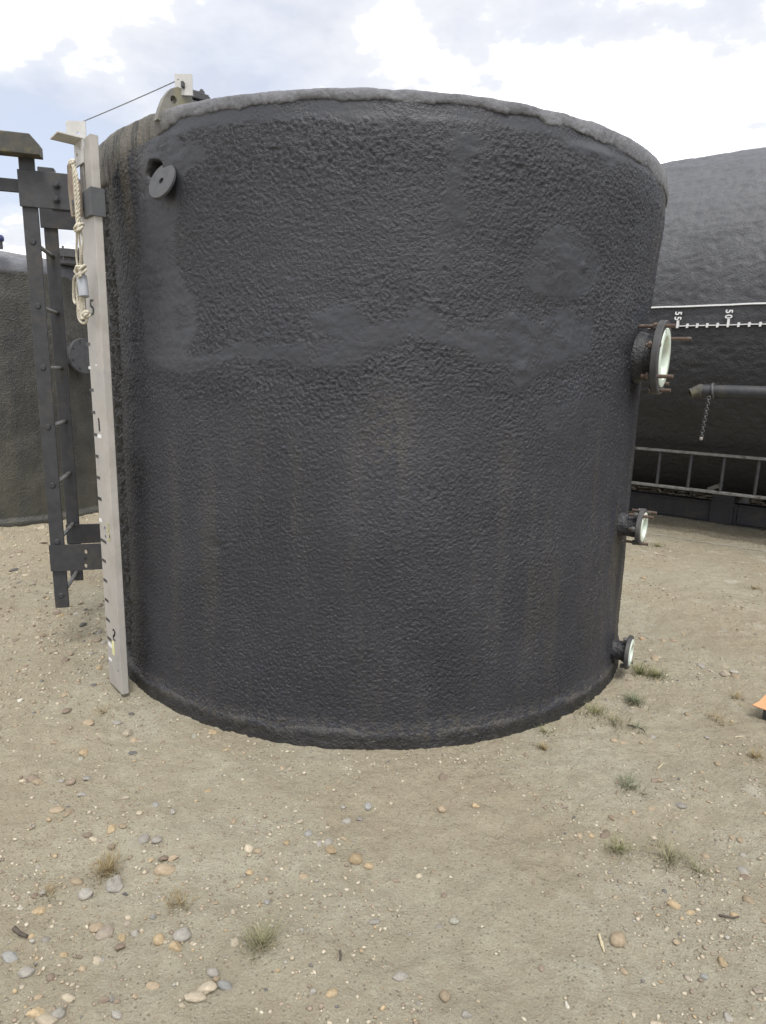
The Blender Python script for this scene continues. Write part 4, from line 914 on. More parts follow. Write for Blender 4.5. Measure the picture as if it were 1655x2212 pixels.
# ------------------------------------------------------------------ stones
STC = {'tan': (0.41, 0.325, 0.225), 'ochre': (0.47, 0.36, 0.22), 'pale': (0.55, 0.475, 0.36), 'white': (0.62, 0.59, 0.51), 'grey': (0.36, 0.34, 0.305),
       'bluegrey': (0.325, 0.325, 0.31), 'dark': (0.14, 0.138, 0.138), 'brown': (0.30, 0.235, 0.18), 'pink': (0.42, 0.36, 0.29), 'green': (0.41, 0.40, 0.335), 'orange': (0.52, 0.36, 0.23)}
def stone_mat(name, c):
    m, t, p = newmat('stone_' + name); v = N(t, 'ShaderNodeTexCoord').outputs['Object']
    oi = N(t, 'ShaderNodeObjectInfo')
    n = noise(t, 2.2, 7, 0.7, v); mp = N(t, 'ShaderNodeMapRange'); mp.inputs[3].default_value = 0.74; mp.inputs[4].default_value = 1.08; L(t, oi.outputs['Random'], mp.inputs[0])
    c1 = tuple(x * 0.74 for x in c); c2 = tuple(min(1, x * 1.16) for x in c)
    col = ramp(t, n.outputs[0], [(0.33, c1), (0.68, c2)]).outputs[0]
    n2 = noise(t, 9, 5, 0.7, v); col = mixc(t, ramp(t, n2.outputs[0], [(0.46, 0.0), (0.72, 0.45)]).outputs[0], col, (0.37, 0.33, 0.25))
    hv = N(t, 'ShaderNodeHueSaturation'); L(t, col, hv.inputs['Color']); L(t, mp.outputs[0], hv.inputs['Value'])
    L(t, hv.outputs[0], p.inputs['Base Color']); p.inputs['Roughness'].default_value = 0.85; p.inputs['Specular IOR Level'].default_value = 0.25
    nb = noise(t, 14, 5, 0.7, v); bump(t, p, nb.outputs[0], 0.5, 0.04)
    return m
SM = {k: stone_mat(k, c) for k, c in STC.items()}
def stone_mesh(seed, angular):
    r_ = random.Random(seed); bm_ = bmesh.new(); bmesh.ops.create_icosphere(bm_, subdivisions=2 if seed % 2 else 3, radius=1.0)
    cuts = [(Vector((r_.gauss(0, 1), r_.gauss(0, 1), r_.gauss(0, .8))).normalized(), r_.uniform(0.45, 0.82) if angular else r_.uniform(0.72, 0.95)) for _ in range(10 if angular else 8)]
    for v_ in bm_.verts:
        p_ = v_.co.copy()
        for n_, d_ in cuts:
            h_ = p_.dot(n_) - d_
            if h_ > 0: p_ -= n_ * h_ * 0.92
        f_ = 1 + 0.11 * float(perlin(p_.x * 1.7 + seed, p_.y * 1.7 + p_.z * 2.1, seed % 50)) + 0.02 * float(perlin(p_.x * 5 + seed, p_.y * 5 + p_.z * 4.1, seed % 40))
        v_.co = p_ * f_
    me_ = bpy.data.meshes.new('stone'); bm_.to_mesh(me_); bm_.free(); me_.shade_smooth()
    if angular: me_.set_sharp_from_angle(angle=math.radians(32))
    me_.materials.append(SM['tan']); return me_
ROUND = [stone_mesh(100 + i, False) for i in range(6)]; ANG = [stone_mesh(200 + i, True) for i in range(7)]
CNT = {}
def region(sx, sy):
    if sy < 1500: v_ = 'on open ground behind the ladder' if sx < 400 else 'by the skid of the lying tank'
    elif sx < 420 and sy < 1820: v_ = 'left of the gauge board foot'
    elif sy < 1940 and sx < 800: v_ = 'below the left base of the tank'
    elif sy < 1940 and sx > 1380: v_ = 'below the lowest nozzle'
    elif sy < 2000: v_ = 'in front of the tank base'
    else: v_ = ('in the left foreground' if sx < 480 else 'in the middle foreground' if sx < 1250 else 'in the right foreground')
    return v_
STONES = []
def stone(sx, sy, wpx, hpx, colr, ang, label=None, rot_=None):
    """sx, sy: where it lies (photo px); wpx, hpx: its outline"""
    X = on_z(sx / 1.1571, sy / 1.1571); dist = math.dist(X, (0, 0, CAM_H)); f_ = dist / (F_PX * 1.1571)
    w_ = wpx * f_ * 0.5 * 1.06; dep = math.asin(min(1, CAM_H / dist)); 
    sd_ = len(STONES) * 13 + 5; r_ = random.Random(sd_)
    hh = min(w_, hpx * f_ * 0.5) * r_.uniform(0.55, 0.8); l_ = max(hpx * f_ * 0.5 / math.sin(dep) * 0.9 - hh * 0.5, w_ * 0.5); l_ = min(l_, w_ * 1.5)
    o = bpy.data.objects.new('stone', r_.choice(ANG if ang else ROUND)); COL.objects.link(o)
    z_ = float(ground_h(np.array(X[0]), np.array(X[1])))
    o.location = (X[0], X[1], z_ + hh * r_.uniform(0.22, 0.5)); o.scale = (w_, l_, hh)
    o.rotation_euler = (r_.uniform(-.2, .2), r_.uniform(-.2, .2), rot_ if rot_ is not None else r_.uniform(-0.5, 0.5))
    o.material_slots[0].link = 'OBJECT'; o.material_slots[0].material = SM[colr]
    o['category'] = 'stone'; o['group'] = 'loose stones on the dirt'
    if label is None:
        cw = {'bluegrey': 'blue-grey', 'pale': 'pale cream', 'pink': 'pinkish', 'green': 'pale greenish', 'dark': 'dark grey', 'orange': 'orange'}.get(colr, colr)
        asp = wpx / max(hpx, 1); shp = ('angular' if ang else 'rounded') if asp < 1.6 else ('flat angular' if ang else 'flat oval')
        sz_ = 'large' if wpx * hpx > 900 else 'small' if wpx * hpx > 200 else 'tiny'
        o['look'] = f'{sz_} {cw} {shp}'; label = f'{sz_} {cw} {shp} stone lying {region(sx, sy)}'
    else: o['look'] = 'x'
    o['px'] = (sx, sy); o['label'] = label; STONES.append(o); return o
A = 2.3643
L1 = [(758,310,52,60,'pale',1,'sharp pale tan stone with a pointed top below the gauge board foot'),(497,430,50,42,'ochre',0,'round light ochre stone at left beside a pale green pebble'),(475,470,28,26,'green',0,0),(828,357,40,24,'pink',1,0),(785,428,45,28,'dark',1,'dark slate-grey stone below the gauge board foot'),
 (525,268,60,36,'tan',0,0),(390,85,40,30,'tan',1,0),(397,190,48,32,'brown',0,0),(323,375,45,30,'tan',1,0),(121,131,28,18,'white',0,0),(1340,408,50,32,'ochre',1,'wedge-shaped ochre stone in front of the tank base'),
 (230,605,55,36,'tan',1,0),(195,590,60,38,'brown',0,0),(422,613,50,36,'brown',0,0),(520,587,48,38,'grey',1,0),(490,678,60,34,'grey',1,0),(337,766,75,44,'tan',0,'smooth oval tan stone, left of a pair at mid left'),(404,788,55,42,'tan',1,'smaller tan stone, right of a pair at mid left'),
 (660,872,62,46,'ochre',1,'angular ochre stone leading a loose row at mid left'),(722,860,48,26,'tan',0,0),(553,924,48,26,'pale',0,0),(520,903,45,32,'brown',0,0),(658,962,38,30,'brown',0,0),(848,928,62,52,'grey',0,0),(925,940,58,46,'grey',0,0),
 (920,735,42,36,'bluegrey',0,0),(1022,770,40,34,'grey',1,0),(825,783,34,28,'pale',0,0),(741,681,40,22,'pale',0,0),(1380,820,34,38,'tan',0,0),(1468,988,48,46,'pale',0,'pale round stone with a smaller one at its right'),(1525,1000,44,34,'tan',0,0),
 (1150,330,32,30,'green',0,0),(692,252,60,26,'grey',0,0),(1260,303,50,32,'ochre',1,'ochre stone pressed against the tank base ledge'),(1140,265,40,20,'ochre',1,0),(1505,372,26,20,'pale',1,0),(860,485,32,18,'pink',0,0),(617,573,30,24,'pale',1,0)]
for zx, zy, w_, h_, c_, an_, lb in L1: stone(zx / A, 1700 + zy / A, w_ / A, h_ / A, c_, an_, lb or None)
L2 = [(680,168,92,98,'grey',1,'blocky grey-brown stone below the dry grass tuft at left'),(968,98,105,62,'tan',0,'long oval tan-brown stone under a split stone'),(1022,22,62,44,'tan',1,0),(968,18,55,46,'brown',1,0),(450,146,72,44,'tan',0,0),(240,312,72,62,'ochre',1,'ochre-brown angular stone below a dark twiggy clump'),
 (115,306,28,18,'white',0,0),(568,416,60,62,'tan',1,'tan and brown stone leaning on a bigger grey-pink stone'),(618,452,92,76,'pink',0,'large rounded grey-pink stone with a tan stone at its shoulder'),(720,490,50,38,'ochre',1,0),(712,548,50,52,'brown',1,0),(797,467,38,44,'grey',0,0),(755,366,32,28,'pale',0,0),(750,402,38,32,'pink',0,0),
 (940,524,54,60,'ochre',0,'rounded yellow-ochre stone left of a big grey stone'),(1075,500,86,80,'grey',0,'big rounded grey stone touching a brown angular one'),(1038,572,72,70,'ochre',1,'brown-ochre angular stone just under a big grey stone'),(1387,540,48,58,'pale',0,'egg-shaped pale stone left of the foreground grass tuft'),(1538,582,38,54,'brown',1,'grey-brown stone at the foot of the foreground grass tuft'),
 (58,604,86,46,'bluegrey',0,'flat blue-grey stone near the left edge'),(155,700,72,58,'grey',0,0),(575,632,52,44,'pale',0,0),(605,622,40,36,'grey',1,0),(487,680,32,34,'tan',0,0),(300,735,42,46,'brown',0,0),(275,540,34,26,'ochre',0,0),(272,508,38,38,'grey',0,0),(183,480,30,28,'ochre',0,0),
 (1230,802,98,92,'pale',1,'largest pale tan stone, beside a dark blue-grey one'),(1152,862,106,50,'pale',0,'long pale oval stone at the bottom middle left'),(1328,792,82,52,'bluegrey',0,'dark blue-grey flat stone right of the largest pale stone'),(1076,910,34,24,'pale',0,0),(905,795,62,50,'tan',1,0),(402,868,66,40,'pale',0,0),(222,860,38,26,'tan',0,0),
 (617,888,62,38,'brown',1,0),(660,880,32,40,'grey',1,0),(692,888,38,32,'brown',1,0),(800,862,30,36,'tan',1,0),(225,965,102,62,'ochre',1,'wide ochre-brown stone near the bottom left corner'),(275,1006,105,54,'pale',0,'big pale stone cut by the bottom edge at left'),(345,975,60,60,'grey',0,0),(690,965,56,40,'grey',0,0),
 (1280,745,34,36,'tan',0,0),(1258,715,62,50,'grey',0,0),(1377,352,28,34,'pale',0,0),(1535,292,24,30,'ochre',0,0),(1578,282,34,36,'bluegrey',0,0),(1275,285,36,36,'tan',1,0),(905,374,28,28,'bluegrey',0,0),(1600,440,40,24,'white',1,0),(1570,818,28,24,'dark',1,0),(500,230,70,60,'grey',0,0),(205,235,48,36,'brown',1,0),(250,215,40,40,'grey',1,0),(300,190,36,34,'tan',1,0)]
for zx, zy, w_, h_, c_, an_, lb in L2: stone(zx / A, 2130 + zy / A, w_ / A, h_ / A, c_, an_, lb or None)
B_ = 2.7583
L3 = [(1122,395,52,56,'brown',0,'purple-brown round stone in front of the tank at middle right'),(1115,605,60,58,'tan',0,'round pinkish-tan stone alone on smooth dirt right of centre'),(1350,590,60,46,'ochre',1,0),(523,965,82,84,'ochre',0,'round ochre stone, largest in the middle foreground'),(613,1000,60,46,'ochre',0,'small ochre stone just right of the round ochre one'),(355,895,66,66,'ochre',1,'two-toned angular brown stone upper left of the round ochre one'),
 (960,1058,44,40,'pale',0,'cream-coloured rounded pebble alone at the centre'),(650,1388,76,46,'grey',0,0),(1095,1398,56,30,'grey',0,0),(460,680,64,46,'grey',0,0),(555,668,44,50,'grey',1,0),(605,585,48,52,'bluegrey',0,0),(435,590,34,34,'grey',0,0),(195,770,56,44,'bluegrey',0,'bluish flat stone left of the centre'),(138,700,44,26,'pale',0,0),(45,845,38,36,'ochre',0,0),(445,812,52,30,'tan',1,0),(330,830,50,56,'grey',0,0),(270,850,44,50,'grey',0,0),
 (765,570,28,28,'pale',0,0),(355,1912,76,60,'ochre',0,'wide pale ochre stone near the bottom edge at centre'),(1135,1895,54,76,'tan',0,0),(1290,2040,72,66,'grey',1,'pointed grey stone at the bottom edge right of centre'),(830,1775,90,56,'grey',0,0),(230,1890,44,44,'grey',1,0),(165,1085,60,44,'tan',1,0),(1200,1365,60,50,'green',0,0),(960,1950,40,32,'grey',0,0),(15,325,36,32,'tan',0,0),(68,335,40,34,'pale',1,0),(800,1085,44,40,'brown',1,0),(1130,1190,34,44,'brown',1,0)]
for zx, zy, w_, h_, c_, an_, lb in L3: stone(700 + zx / B_, 1800 + zy / B_, w_ / B_, h_ / B_, c_, an_, lb or None)
D_ = 2.691
L4 = [(655,1200,92,96,'tan',0,'big smooth tan stone beside two splinters in the right foreground'),(1037,975,72,46,'ochre',0,'flat yellow-ochre stone at lower right'),(1147,1020,58,26,'ochre',0,0),(575,490,88,40,'brown',0,'long brown stone lying askew above the small green grass'),(297,293,54,36,'pink',1,0),(620,388,40,40,'tan',1,0),(765,345,30,34,'ochre',0,0),(712,388,34,28,'tan',0,0),(480,495,36,36,'ochre',0,0),(403,492,36,34,'tan',0,0),
 (1080,310,66,38,'grey',0,0),(1060,380,32,20,'pale',1,0),(1180,382,36,22,'pink',0,0),(880,330,46,22,'tan',0,0),(1535,945,62,52,'tan',0,0),(1360,1362,62,50,'ochre',1,0),(1595,1565,52,56,'pink',1,'pinkish stone near the lower right edge'),(1400,1725,62,48,'grey',1,0),(1240,1455,42,34,'bluegrey',0,0),(700,1400,36,52,'tan',0,0),(145,1375,32,46,'brown',0,0),(925,1768,70,30,'pale',1,0),(318,1630,28,60,'white',1,0),(1500,625,34,28,'grey',0,0),(1438,1055,44,34,'ochre',0,0),(1490,530,56,34,'tan',1,0),(905,513,36,26,'pale',0,0),(1640,1075,40,40,'tan',0,0),(1500,735,60,50,'grey',0,0),(1510,765,44,30,'pale',0,0)]
for zx, zy, w_, h_, c_, an_, lb in L4: stone(1300 + zx / D_, 1900 + zy / D_, w_ / D_, h_ / D_, c_, an_, lb or None, 0.9 if (zx, zy) == (575, 490) else None)
E_ = 3.2136
L5 = [(1395,1058,58,55,'white',1,'white slab, biggest of a small stone heap right of the lowest nozzle'),(1328,1022,40,28,'pale',1,0),(1335,1070,50,30,'pale',1,0),(1305,1085,44,40,'pink',0,0),(1408,1105,52,40,'tan',0,0),(760,950,52,40,'tan',0,0),(795,943,24,20,'pale',0,0),(655,790,38,28,'orange',0,'orange-tan stone just right of the lowest nozzle'),(770,115,34,18,'pale',0,0),(1130,1015,46,34,'grey',0,0),(1320,712,34,22,'grey',0,0),(540,1120,36,36,'brown',1,0),(780,1128,34,28,'tan',0,0),(850,1078,32,22,'pale',0,0),
 (590,1552,34,26,'pale',0,0),(435,1608,50,32,'tan',0,0),(498,1622,44,28,'tan',0,0),(745,1578,50,28,'grey',0,0),(660,1615,34,24,'tan',0,0),(1175,1590,36,26,'grey',0,0),(760,1930,60,40,'brown',1,0),(800,1925,50,30,'tan',0,0),(830,808,36,24,'tan',0,0),(905,808,46,30,'tan',0,0),(720,885,34,20,'pale',0,0),(480,1250,40,30,'pink',1,0)]
for zx, zy, w_, h_, c_, an_, lb in L5: stone(1400 + zx / E_, 1350 + zy / E_, w_ / E_, h_ / E_, c_, an_, lb or None)
F_ = 3.6875
L6 = [(395,1455,65,50,'tan',1,0),(160,1480,60,40,'brown',1,0),(925,1155,40,36,'brown',0,0),(765,1340,46,40,'dark',0,0),(735,1445,60,36,'tan',1,0),(960,1500,44,50,'grey',0,0),(915,1410,44,38,'grey',0,0),(610,1675,66,60,'brown',1,0),(845,1600,50,40,'grey',1,0),(650,1608,44,30,'brown',0,0),(605,1980,60,44,'tan',1,0),(185,2045,40,24,'white',0,0),(310,2155,36,34,'dark',0,0),(615,2145,78,50,'brown',0,0),(520,1240,80,40,'brown',1,0),(360,1215,60,36,'tan',1,0),(400,570,70,34,'pale',1,0),(20,545,50,30,'tan',0,0),(240,890,50,24,'pale',0,0),(890,1478,90,40,'brown',0,0),(870,1890,60,30,'dark',1,0),(225,1735,50,36,'brown',0,0),(380,430,50,24,'pale',0,0),(170,650,60,30,'brown',1,0),(130,820,60,34,'dark',1,0),(745,1140,40,30,'brown',0,0),(870,885,40,26,'pink',0,0),(700,1240,44,30,'white',1,0)]
for zx, zy, w_, h_, c_, an_, lb in L6: stone(zx / F_, 1200 + zy / F_, w_ / F_, h_ / F_, c_, an_, lb or None)
# more loose stones of the same kinds, thickest at the left and along the right edge
r_ = random.Random(99); keys = ['tan'] * 6 + ['ochre'] * 3 + ['brown'] * 4 + ['grey'] * 3 + ['pale'] * 2 + ['pink', 'dark']
tries = 0
while len(STONES) < 292 and tries < 5000:
    tries += 1; sx, sy = r_.uniform(10, 1905), r_.uniform(1330, 2550); X = on_z(sx / 1.1571, sy / 1.1571)
    if math.hypot(X[0] - C[0], X[1] - C[1]) < 1.68: continue
    p_ = 1.0 if (sx < 330 and sy < 1800) else 0.5 if sx < 380 else (0.4 if sx > 1650 else (0.3 if sx < 700 else 0.10))
    if r_.random() > p_: continue
    w_ = r_.uniform(7, 17) * (0.75 if sy < 1700 else 1.0); stone(sx, sy, w_, w_ * r_.uniform(0.5, 0.9), r_.choice(keys), r_.random() < 0.45)

LM = [(321, 1831, 'sharp pale pointed stone'), (210, 1882, 'round light ochre stone'), (332, 1881, 'dark slate-grey stone'), (142, 2024, 'smooth oval tan stone'), (279, 2069, 'angular ochre stone'), (621, 2118, 'pale round stone'), (567, 1872, 'wedge-shaped ochre stone'),
      (288, 2201, 'blocky grey-brown stone'), (409, 2171, 'long oval tan-brown stone'), (101, 2262, 'ochre-brown angular stone'), (261, 2321, 'large grey-pink stone'), (398, 2352, 'rounded yellow-ochre stone'), (455, 2341, 'big rounded grey stone'), (587, 2358, 'egg-shaped pale stone'), (653, 2362, 'foreground grass tuft'),
      (25, 2385, 'flat blue-grey edge stone'), (520, 2469, 'largest pale tan stone'), (95, 2538, 'wide ochre-brown corner stone'), (890, 2150, 'round ochre centre stone'), (1104, 2019, 'lone pinkish-tan stone'), (1107, 1943, 'purple-brown stone'), (771, 2079, 'bluish flat stone'), (1048, 2183, 'cream pebble'), (829, 2493, 'wide pale ochre stone'),
      (1168, 2540, 'pointed grey stone'), (1543, 2346, 'big smooth tan stone'), (1685, 2262, 'flat yellow-ochre stone'), (1514, 2082, 'long brown stone'), (1893, 2481, 'pinkish edge stone'), (1834, 1679, 'white slab'), (1604, 1596, 'orange-tan stone'), (1672, 2150, 'grey-green grass clump'), (1584, 1755, 'bluish grass tuft'),
      (1790, 1801, 'yellow-green grass tuft'), (1887, 1898, 'straw-yellow grass sprig'), (260, 1720, 'gauge board foot'), (150, 1510, 'ladder foot'), (1568, 1962, 'grey-green grass below the twigs'), (1640, 1340, 'end of the ground string'), (1646, 1366, 'flat green weed'), (1646, 1690, 'green grass by the lowest nozzle')]
from collections import Counter
for rnd in range(2):
    cnt = Counter(o['label'] for o in STONES)
    for o in STONES:
        if cnt[o['label']] < 2: continue
        sx, sy = o['px']; near_ = sorted(LM, key=lambda q: math.hypot(q[0] - sx, (q[1] - sy) * 1.3))
        lx, ly, nm = near_[rnd]; ddx, ddy = sx - lx, (sy - ly) * 1.3; dd = math.hypot(ddx, ddy)
        if abs(ddx) > 2.4 * abs(ddy): w_ = 'left of' if ddx < 0 else 'right of'
        elif abs(ddy) > 2.4 * abs(ddx): w_ = 'behind' if ddy < 0 else 'in front of'
        else: w_ = ('behind and ' if ddy < 0 else 'in front and ') + ('left of' if ddx < 0 else 'right of')
        w_ = ('close ' if dd < 70 else '' if dd < 170 else 'well ') + w_
        o['label'] = f"{o['look']} stone {w_} the {nm}"
cnt = Counter(o['label'] for o in STONES)
for lb_, n_ in cnt.items():
    if n_ > 1 and n_ < 4:
        for o, w_ in zip(sorted((o for o in STONES if o['label'] == lb_), key=lambda o: o['px'][0]), (['left one', 'right one'] if n_ == 2 else ['left one', 'middle one', 'right one'])): o['label'] = lb_ + ', ' + w_
for o in STONES: del o['px']; del o['look']
# gravel too small to pick apart
def gravel():
    n = 27000; ico = bmesh.new(); bmesh.ops.create_icosphere(ico, subdivisions=1, radius=1.0); ico.verts.index_update()
    bv = np.array([v_.co[:] for v_ in ico.verts]); bf = np.array([[v_.index for v_ in f_.verts] for f_ in ico.faces]); ico.free()
    P_ = []
    while len(P_) < n:
        m_ = 20000
        y = 0.9 + 7.4 * rng.random(m_) ** 1.25; x = (rng.random(m_) * 2 - 1) * (0.75 + 0.62 * y)
        dn = sstep(-0.45, 0.6, fbm(x * 1.6, y * 1.6, 3, 25) + 0.55 * sstep(-0.4, -1.8, x) + 0.45 * sstep(0.8, 1.6, x) * sstep(3.0, 1.6, y)) * 0.85 + 0.06 + 0.9 * sstep(0.16, 0.0, np.abs(np.hypot(x - C[0], y - C[1]) - 1.64) - 0.02)
        ok = (rng.random(m_) < dn) & (np.hypot(x - C[0], y - C[1]) > 1.62)
        P_ += list(zip(x[ok], y[ok]))
    P_ = np.array(P_[:n]); x, y = P_[:, 0], P_[:, 1]
    sz_ = 0.0016 + 0.0062 * rng.random(n) ** 2.6; sz_ *= (1 + 0.12 * np.maximum(y - 2.5, 0)) * (1 + 0.7 * sstep(-0.9, -1.7, x) * rng.random(n))
    z = ground_h(x, y) + 0.0055 * np.abs(perlin(x * 28, y * 28, 21)) * 0.9 + 0.006 * perlin(x * 13, y * 13, 22)
    ang = rng.random(n) * 2 * PI; sc = np.stack([sz_ * rng.uniform(0.8, 1.5, n), sz_ * rng.uniform(0.7, 1.1, n), sz_ * rng.uniform(0.45, 0.85, n)], 1)
    v = bv[None] * (1 + 0.22 * rng.standard_normal((n, len(bv), 1))) * sc[:, None]
    ca, sa = np.cos(ang)[:, None], np.sin(ang)[:, None]
    vx = v[:, :, 0] * ca - v[:, :, 1] * sa + x[:, None]; vy = v[:, :, 0] * sa + v[:, :, 1] * ca + y[:, None]; vz = v[:, :, 2] + (z + sc[:, 2] * 0.3)[:, None]
    V_ = np.stack([vx, vy, vz], -1).reshape(-1, 3); F2 = (bf[None] + (np.arange(n) * len(bv))[:, None, None]).reshape(-1, 3)
    me_ = bpy.data.meshes.new('gravel'); me_.vertices.add(len(V_)); me_.loops.add(F2.size); me_.polygons.add(len(F2))
    me_.vertices.foreach_set('co', V_.reshape(-1).astype(np.float32)); me_.loops.foreach_set('vertex_index', F2.reshape(-1).astype(np.int32))
    me_.polygons.foreach_set('loop_start', np.arange(0, F2.size, 3, dtype=np.int32)); me_.polygons.foreach_set('loop_total', np.full(len(F2), 3, np.int32)); me_.update(calc_edges=True); me_.shade_smooth()
    pal = np.array([tuple(0.8 * x for x in STC[k]) for k in keys] + [(0.42, 0.37, 0.28), (0.45, 0.41, 0.315), (0.36, 0.31, 0.225), (0.27, 0.22, 0.16)] * 13); col = pal[rng.integers(0, len(pal), n)] * rng.uniform(0.75, 1.2, (n, 1))
    ca_ = me_.attributes.new('col', 'FLOAT_COLOR', 'POINT'); ca_.data.foreach_set('color', np.concatenate([np.repeat(col, len(bv), 0), np.ones((n * len(bv), 1))], 1).reshape(-1).astype(np.float32))
    m, t, p = newmat('gravel_grains'); at_ = N(t, 'ShaderNodeAttribute', attribute_name='col'); nn_ = noise(t, 240, 3, 0.6, coords(t))
    L(t, mixc(t, ramp(t, nn_.outputs[0], [(0.4, 0.35), (0.6, 0.0)]).outputs[0], at_.outputs['Color'], (0.2, 0.17, 0.13)), p.inputs['Base Color']); p.inputs['Roughness'].default_value = 0.9
    o = link('gravel', me_, m, None, None); tag(o, 'scattered fine gravel and pebbles on the dirt', None, None, 'stuff')
gravel()

# ------------------------------------------------------------------ grass tufts, twigs
def grass_mat(name, c1, c2):
    m, t, p = newmat(name); at_ = N(t, 'ShaderNodeAttribute', attribute_name='tone'); L(t, mixc(t, at_.outputs['Fac'], c1, c2), p.inputs['Base Color']); p.inputs['Roughness'].default_value = 0.75
    p.inputs['Specular IOR Level'].default_value = 0.2; return m
GM = {'green': grass_mat('green_grass', (0.10, 0.125, 0.05), (0.26, 0.24, 0.125)), 'dull': grass_mat('dull_grass', (0.115, 0.125, 0.065), (0.28, 0.25, 0.155)), 'dry': grass_mat('dry_grass', (0.17, 0.13, 0.065), (0.30, 0.24, 0.135)), 'blue': grass_mat('bluish_grass', (0.085, 0.11, 0.065), (0.22, 0.225, 0.145))}
def tuft(sx, sy, wpx, hpx, kind, label, dens=1.0, seed=0):
    X = on_z(sx / 1.1571, sy / 1.1571); dist = math.dist(X, (0, 0, CAM_H)); f_ = dist / (F_PX * 1.1571); r_ = random.Random(seed * 7 + 1)
    rad = wpx * f_ * 0.55; hgt = hpx * f_ * 0.85; n = int(120 * dens); vs, fs, tone = [], [], []
    for i in range(n):
        rr_ = rad * abs(r_.gauss(0, 0.42)); an_ = r_.uniform(0, 2 * PI); bx, by = rr_ * math.cos(an_), rr_ * math.sin(an_) * 1.2
        le = hgt * r_.uniform(0.35, 1.0); ld = an_ + r_.gauss(0, 0.9); ln_ = r_.uniform(0.35, 1.5); wd = 0.0011 * (dist / 2.5) ** 0.6 * r_.uniform(0.8, 1.6); t_ = r_.random() ** 1.4
        pd = ld + PI / 2; base = len(vs)
        gz = float(ground_h(np.array(X[0] + bx), np.array(X[1] + by)))
        for k, fr in enumerate((0, 0.35, 0.7, 1.0)):
            h_ = le * (fr * math.cos(ln_ * fr * 0.75)); o_ = le * fr * math.sin(ln_ * fr * 0.9 + 0.1); cx, cy = X[0] + bx + o_ * math.cos(ld), X[1] + by + o_ * math.sin(ld); ww = wd * (1 - fr * 0.85)
            vs += [(cx + math.cos(pd) * ww, cy + math.sin(pd) * ww, gz - 0.003 + h_), (cx - math.cos(pd) * ww, cy - math.sin(pd) * ww, gz - 0.003 + h_)]; tone += [min(1, t_ + 0.25 * fr)] * 2
        for k in range(3): a_ = base + 2 * k; fs.append((a_, a_ + 1, a_ + 3, a_ + 2))
    me_ = bpy.data.meshes.new('grass_tuft'); me_.from_pydata([(v_[0] - X[0], v_[1] - X[1], v_[2]) for v_ in vs], [], fs); me_.update()
    at_ = me_.attributes.new('tone', 'FLOAT', 'POINT'); at_.data.foreach_set('value', np.array(tone, np.float32)); me_.materials.append(GM[kind])
    o = bpy.data.objects.new('grass_tuft', me_); COL.objects.link(o); o.location = (X[0], X[1], 0); tag(o, label, 'grass tuft', 'sparse grass tufts on the dirt')
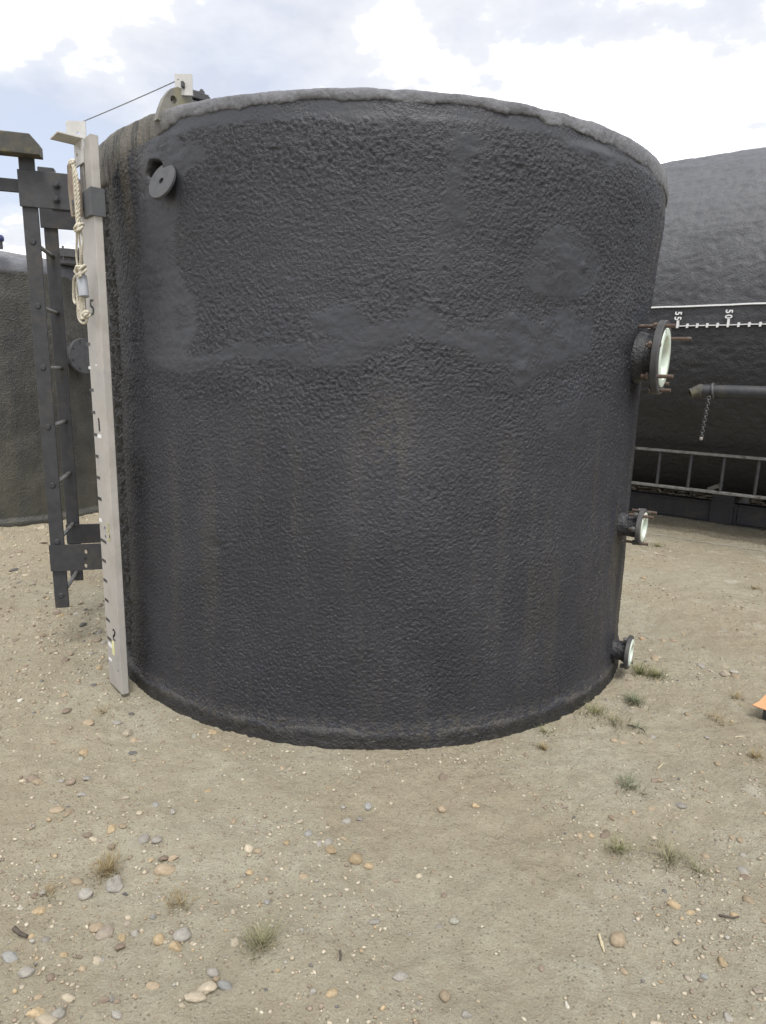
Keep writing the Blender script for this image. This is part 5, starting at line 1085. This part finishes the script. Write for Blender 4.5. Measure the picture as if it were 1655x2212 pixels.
TU = [(1599, 1680, 42, 34, 'green', 'green grass tuft right under the lowest nozzle flange', 1.2), (1641, 1690, 44, 34, 'green', 'green grass tuft a step right of the lowest nozzle', 1.2), (1584, 1755, 52, 36, 'blue', 'bluish-green grass tuft below the lowest nozzle', 1.6), (1487, 1782, 62, 36, 'green', 'thin green grass close to the right base of the tank', 0.9),
 (1535, 1806, 80, 30, 'dull', 'sparse dry-green grass between twigs and tank base', 0.7), (1790, 1801, 50, 22, 'dry', 'low yellow-green grass tuft far right on open dirt', 0.8), (1843, 1747, 40, 22, 'dry', 'faint dry grass above the orange panel', 0.5), (1574, 1962, 70, 36, 'blue', 'grey-green grass tuft mid right below the twigs', 1.0), (1887, 1898, 34, 24, 'dry', 'straw-yellow grass sprig below the orange panel', 0.6), (1646, 1366, 46, 14, 'green', 'flat green weed beside the middle nozzle', 0.9),
 (1545, 2118, 64, 34, 'green', 'green grass strip below the long brown stone', 1.0), (1672, 2150, 90, 48, 'dull', 'wide grey-green grass clump in the right foreground', 1.2), (1746, 2180, 60, 30, 'dull', 'thin grass right of the wide grey-green clump', 0.6), (271, 2162, 66, 44, 'dry', 'dry brown-green grass tuft above the blocky stone at left', 1.6), (653, 2362, 90, 48, 'dull', 'largest grass tuft in the left-centre foreground', 2.2), (448, 2262, 80, 36, 'dry', 'wispy dead grass above the big grey stone', 0.8),
 (258, 1782, 56, 16, 'dry', 'dry straw lying below the gauge board foot', 0.5), (1360, 1827, 60, 20, 'green', 'yellow-green grass touching the tank base right of centre', 0.8), (1358, 1868, 26, 20, 'dry', 'small brown dead sprig in front of the tank base', 0.7), (1594, 1822, 46, 22, 'blue', 'dark spidery weed right of the sparse grass', 0.6), (110, 2226, 80, 30, 'dry', 'dark dead weed clump at the left with stones in it', 0.7), (1887, 1470, 40, 16, 'dry', 'faint brown weed far right in open dirt', 0.5)]
for i, (sx, sy, w_, h_, k_2, lb, dn) in enumerate(TU): tuft(sx, sy, w_, h_, k_2, lb, dn, i)
def twig(qs, r, mat, label, cat):
    pts = []
    for sx, sy in qs:
        X = on_z(sx / 1.1571, sy / 1.1571); pts.append((X[0], X[1], float(ground_h(np.array(X[0]), np.array(X[1]))) + r * 1.2 + 0.002))
    n_ = len(pts); tag(MB().tube(pts, r, 6, rad=[r * (1 - 0.5 * i / n_) for i in range(n_)]).build('twig', mat, None, 60), label, cat, 'twigs and straws on the dirt')
twig([(1498, 2334), (1502, 2348), (1505, 2362)], 0.0045, M['straw'], 'pale splinter left of the big smooth tan stone, upper one', 'splinter')
twig([(1504, 2350), (1508, 2362), (1511, 2374)], 0.0045, M['straw'], 'pale splinter left of the big smooth tan stone, lower one', 'splinter')
twig([(1797, 2294), (1815, 2297), (1830, 2302), (1846, 2298)], 0.004, M['twig'], 'dark crooked twig at the lower right', 'twig')
twig([(850, 2388), (852, 2400), (850, 2412)], 0.004, M['twig'], 'short dark twig upright in the middle foreground', 'twig')
twig([(1836, 1848), (1848, 1845), (1860, 1844)], 0.003, M['straw'], 'pale straw below the orange panel', 'straw')
twig([(1645, 1919), (1652, 1912), (1660, 1904)], 0.003, M['straw'], 'pale straw standing right of the grey-green tuft', 'straw')
twig([(35, 2318), (50, 2330), (68, 2338)], 0.007, M['twig'], 'dark stick by a pale ochre pebble at the left edge', 'stick')
twig([(1570, 1812), (1590, 1818), (1608, 1826), (1612, 1832)], 0.004, M['twig'], 'dark bent twig under the bluish grass tuft', 'twig')
S.render.film_transparent = False
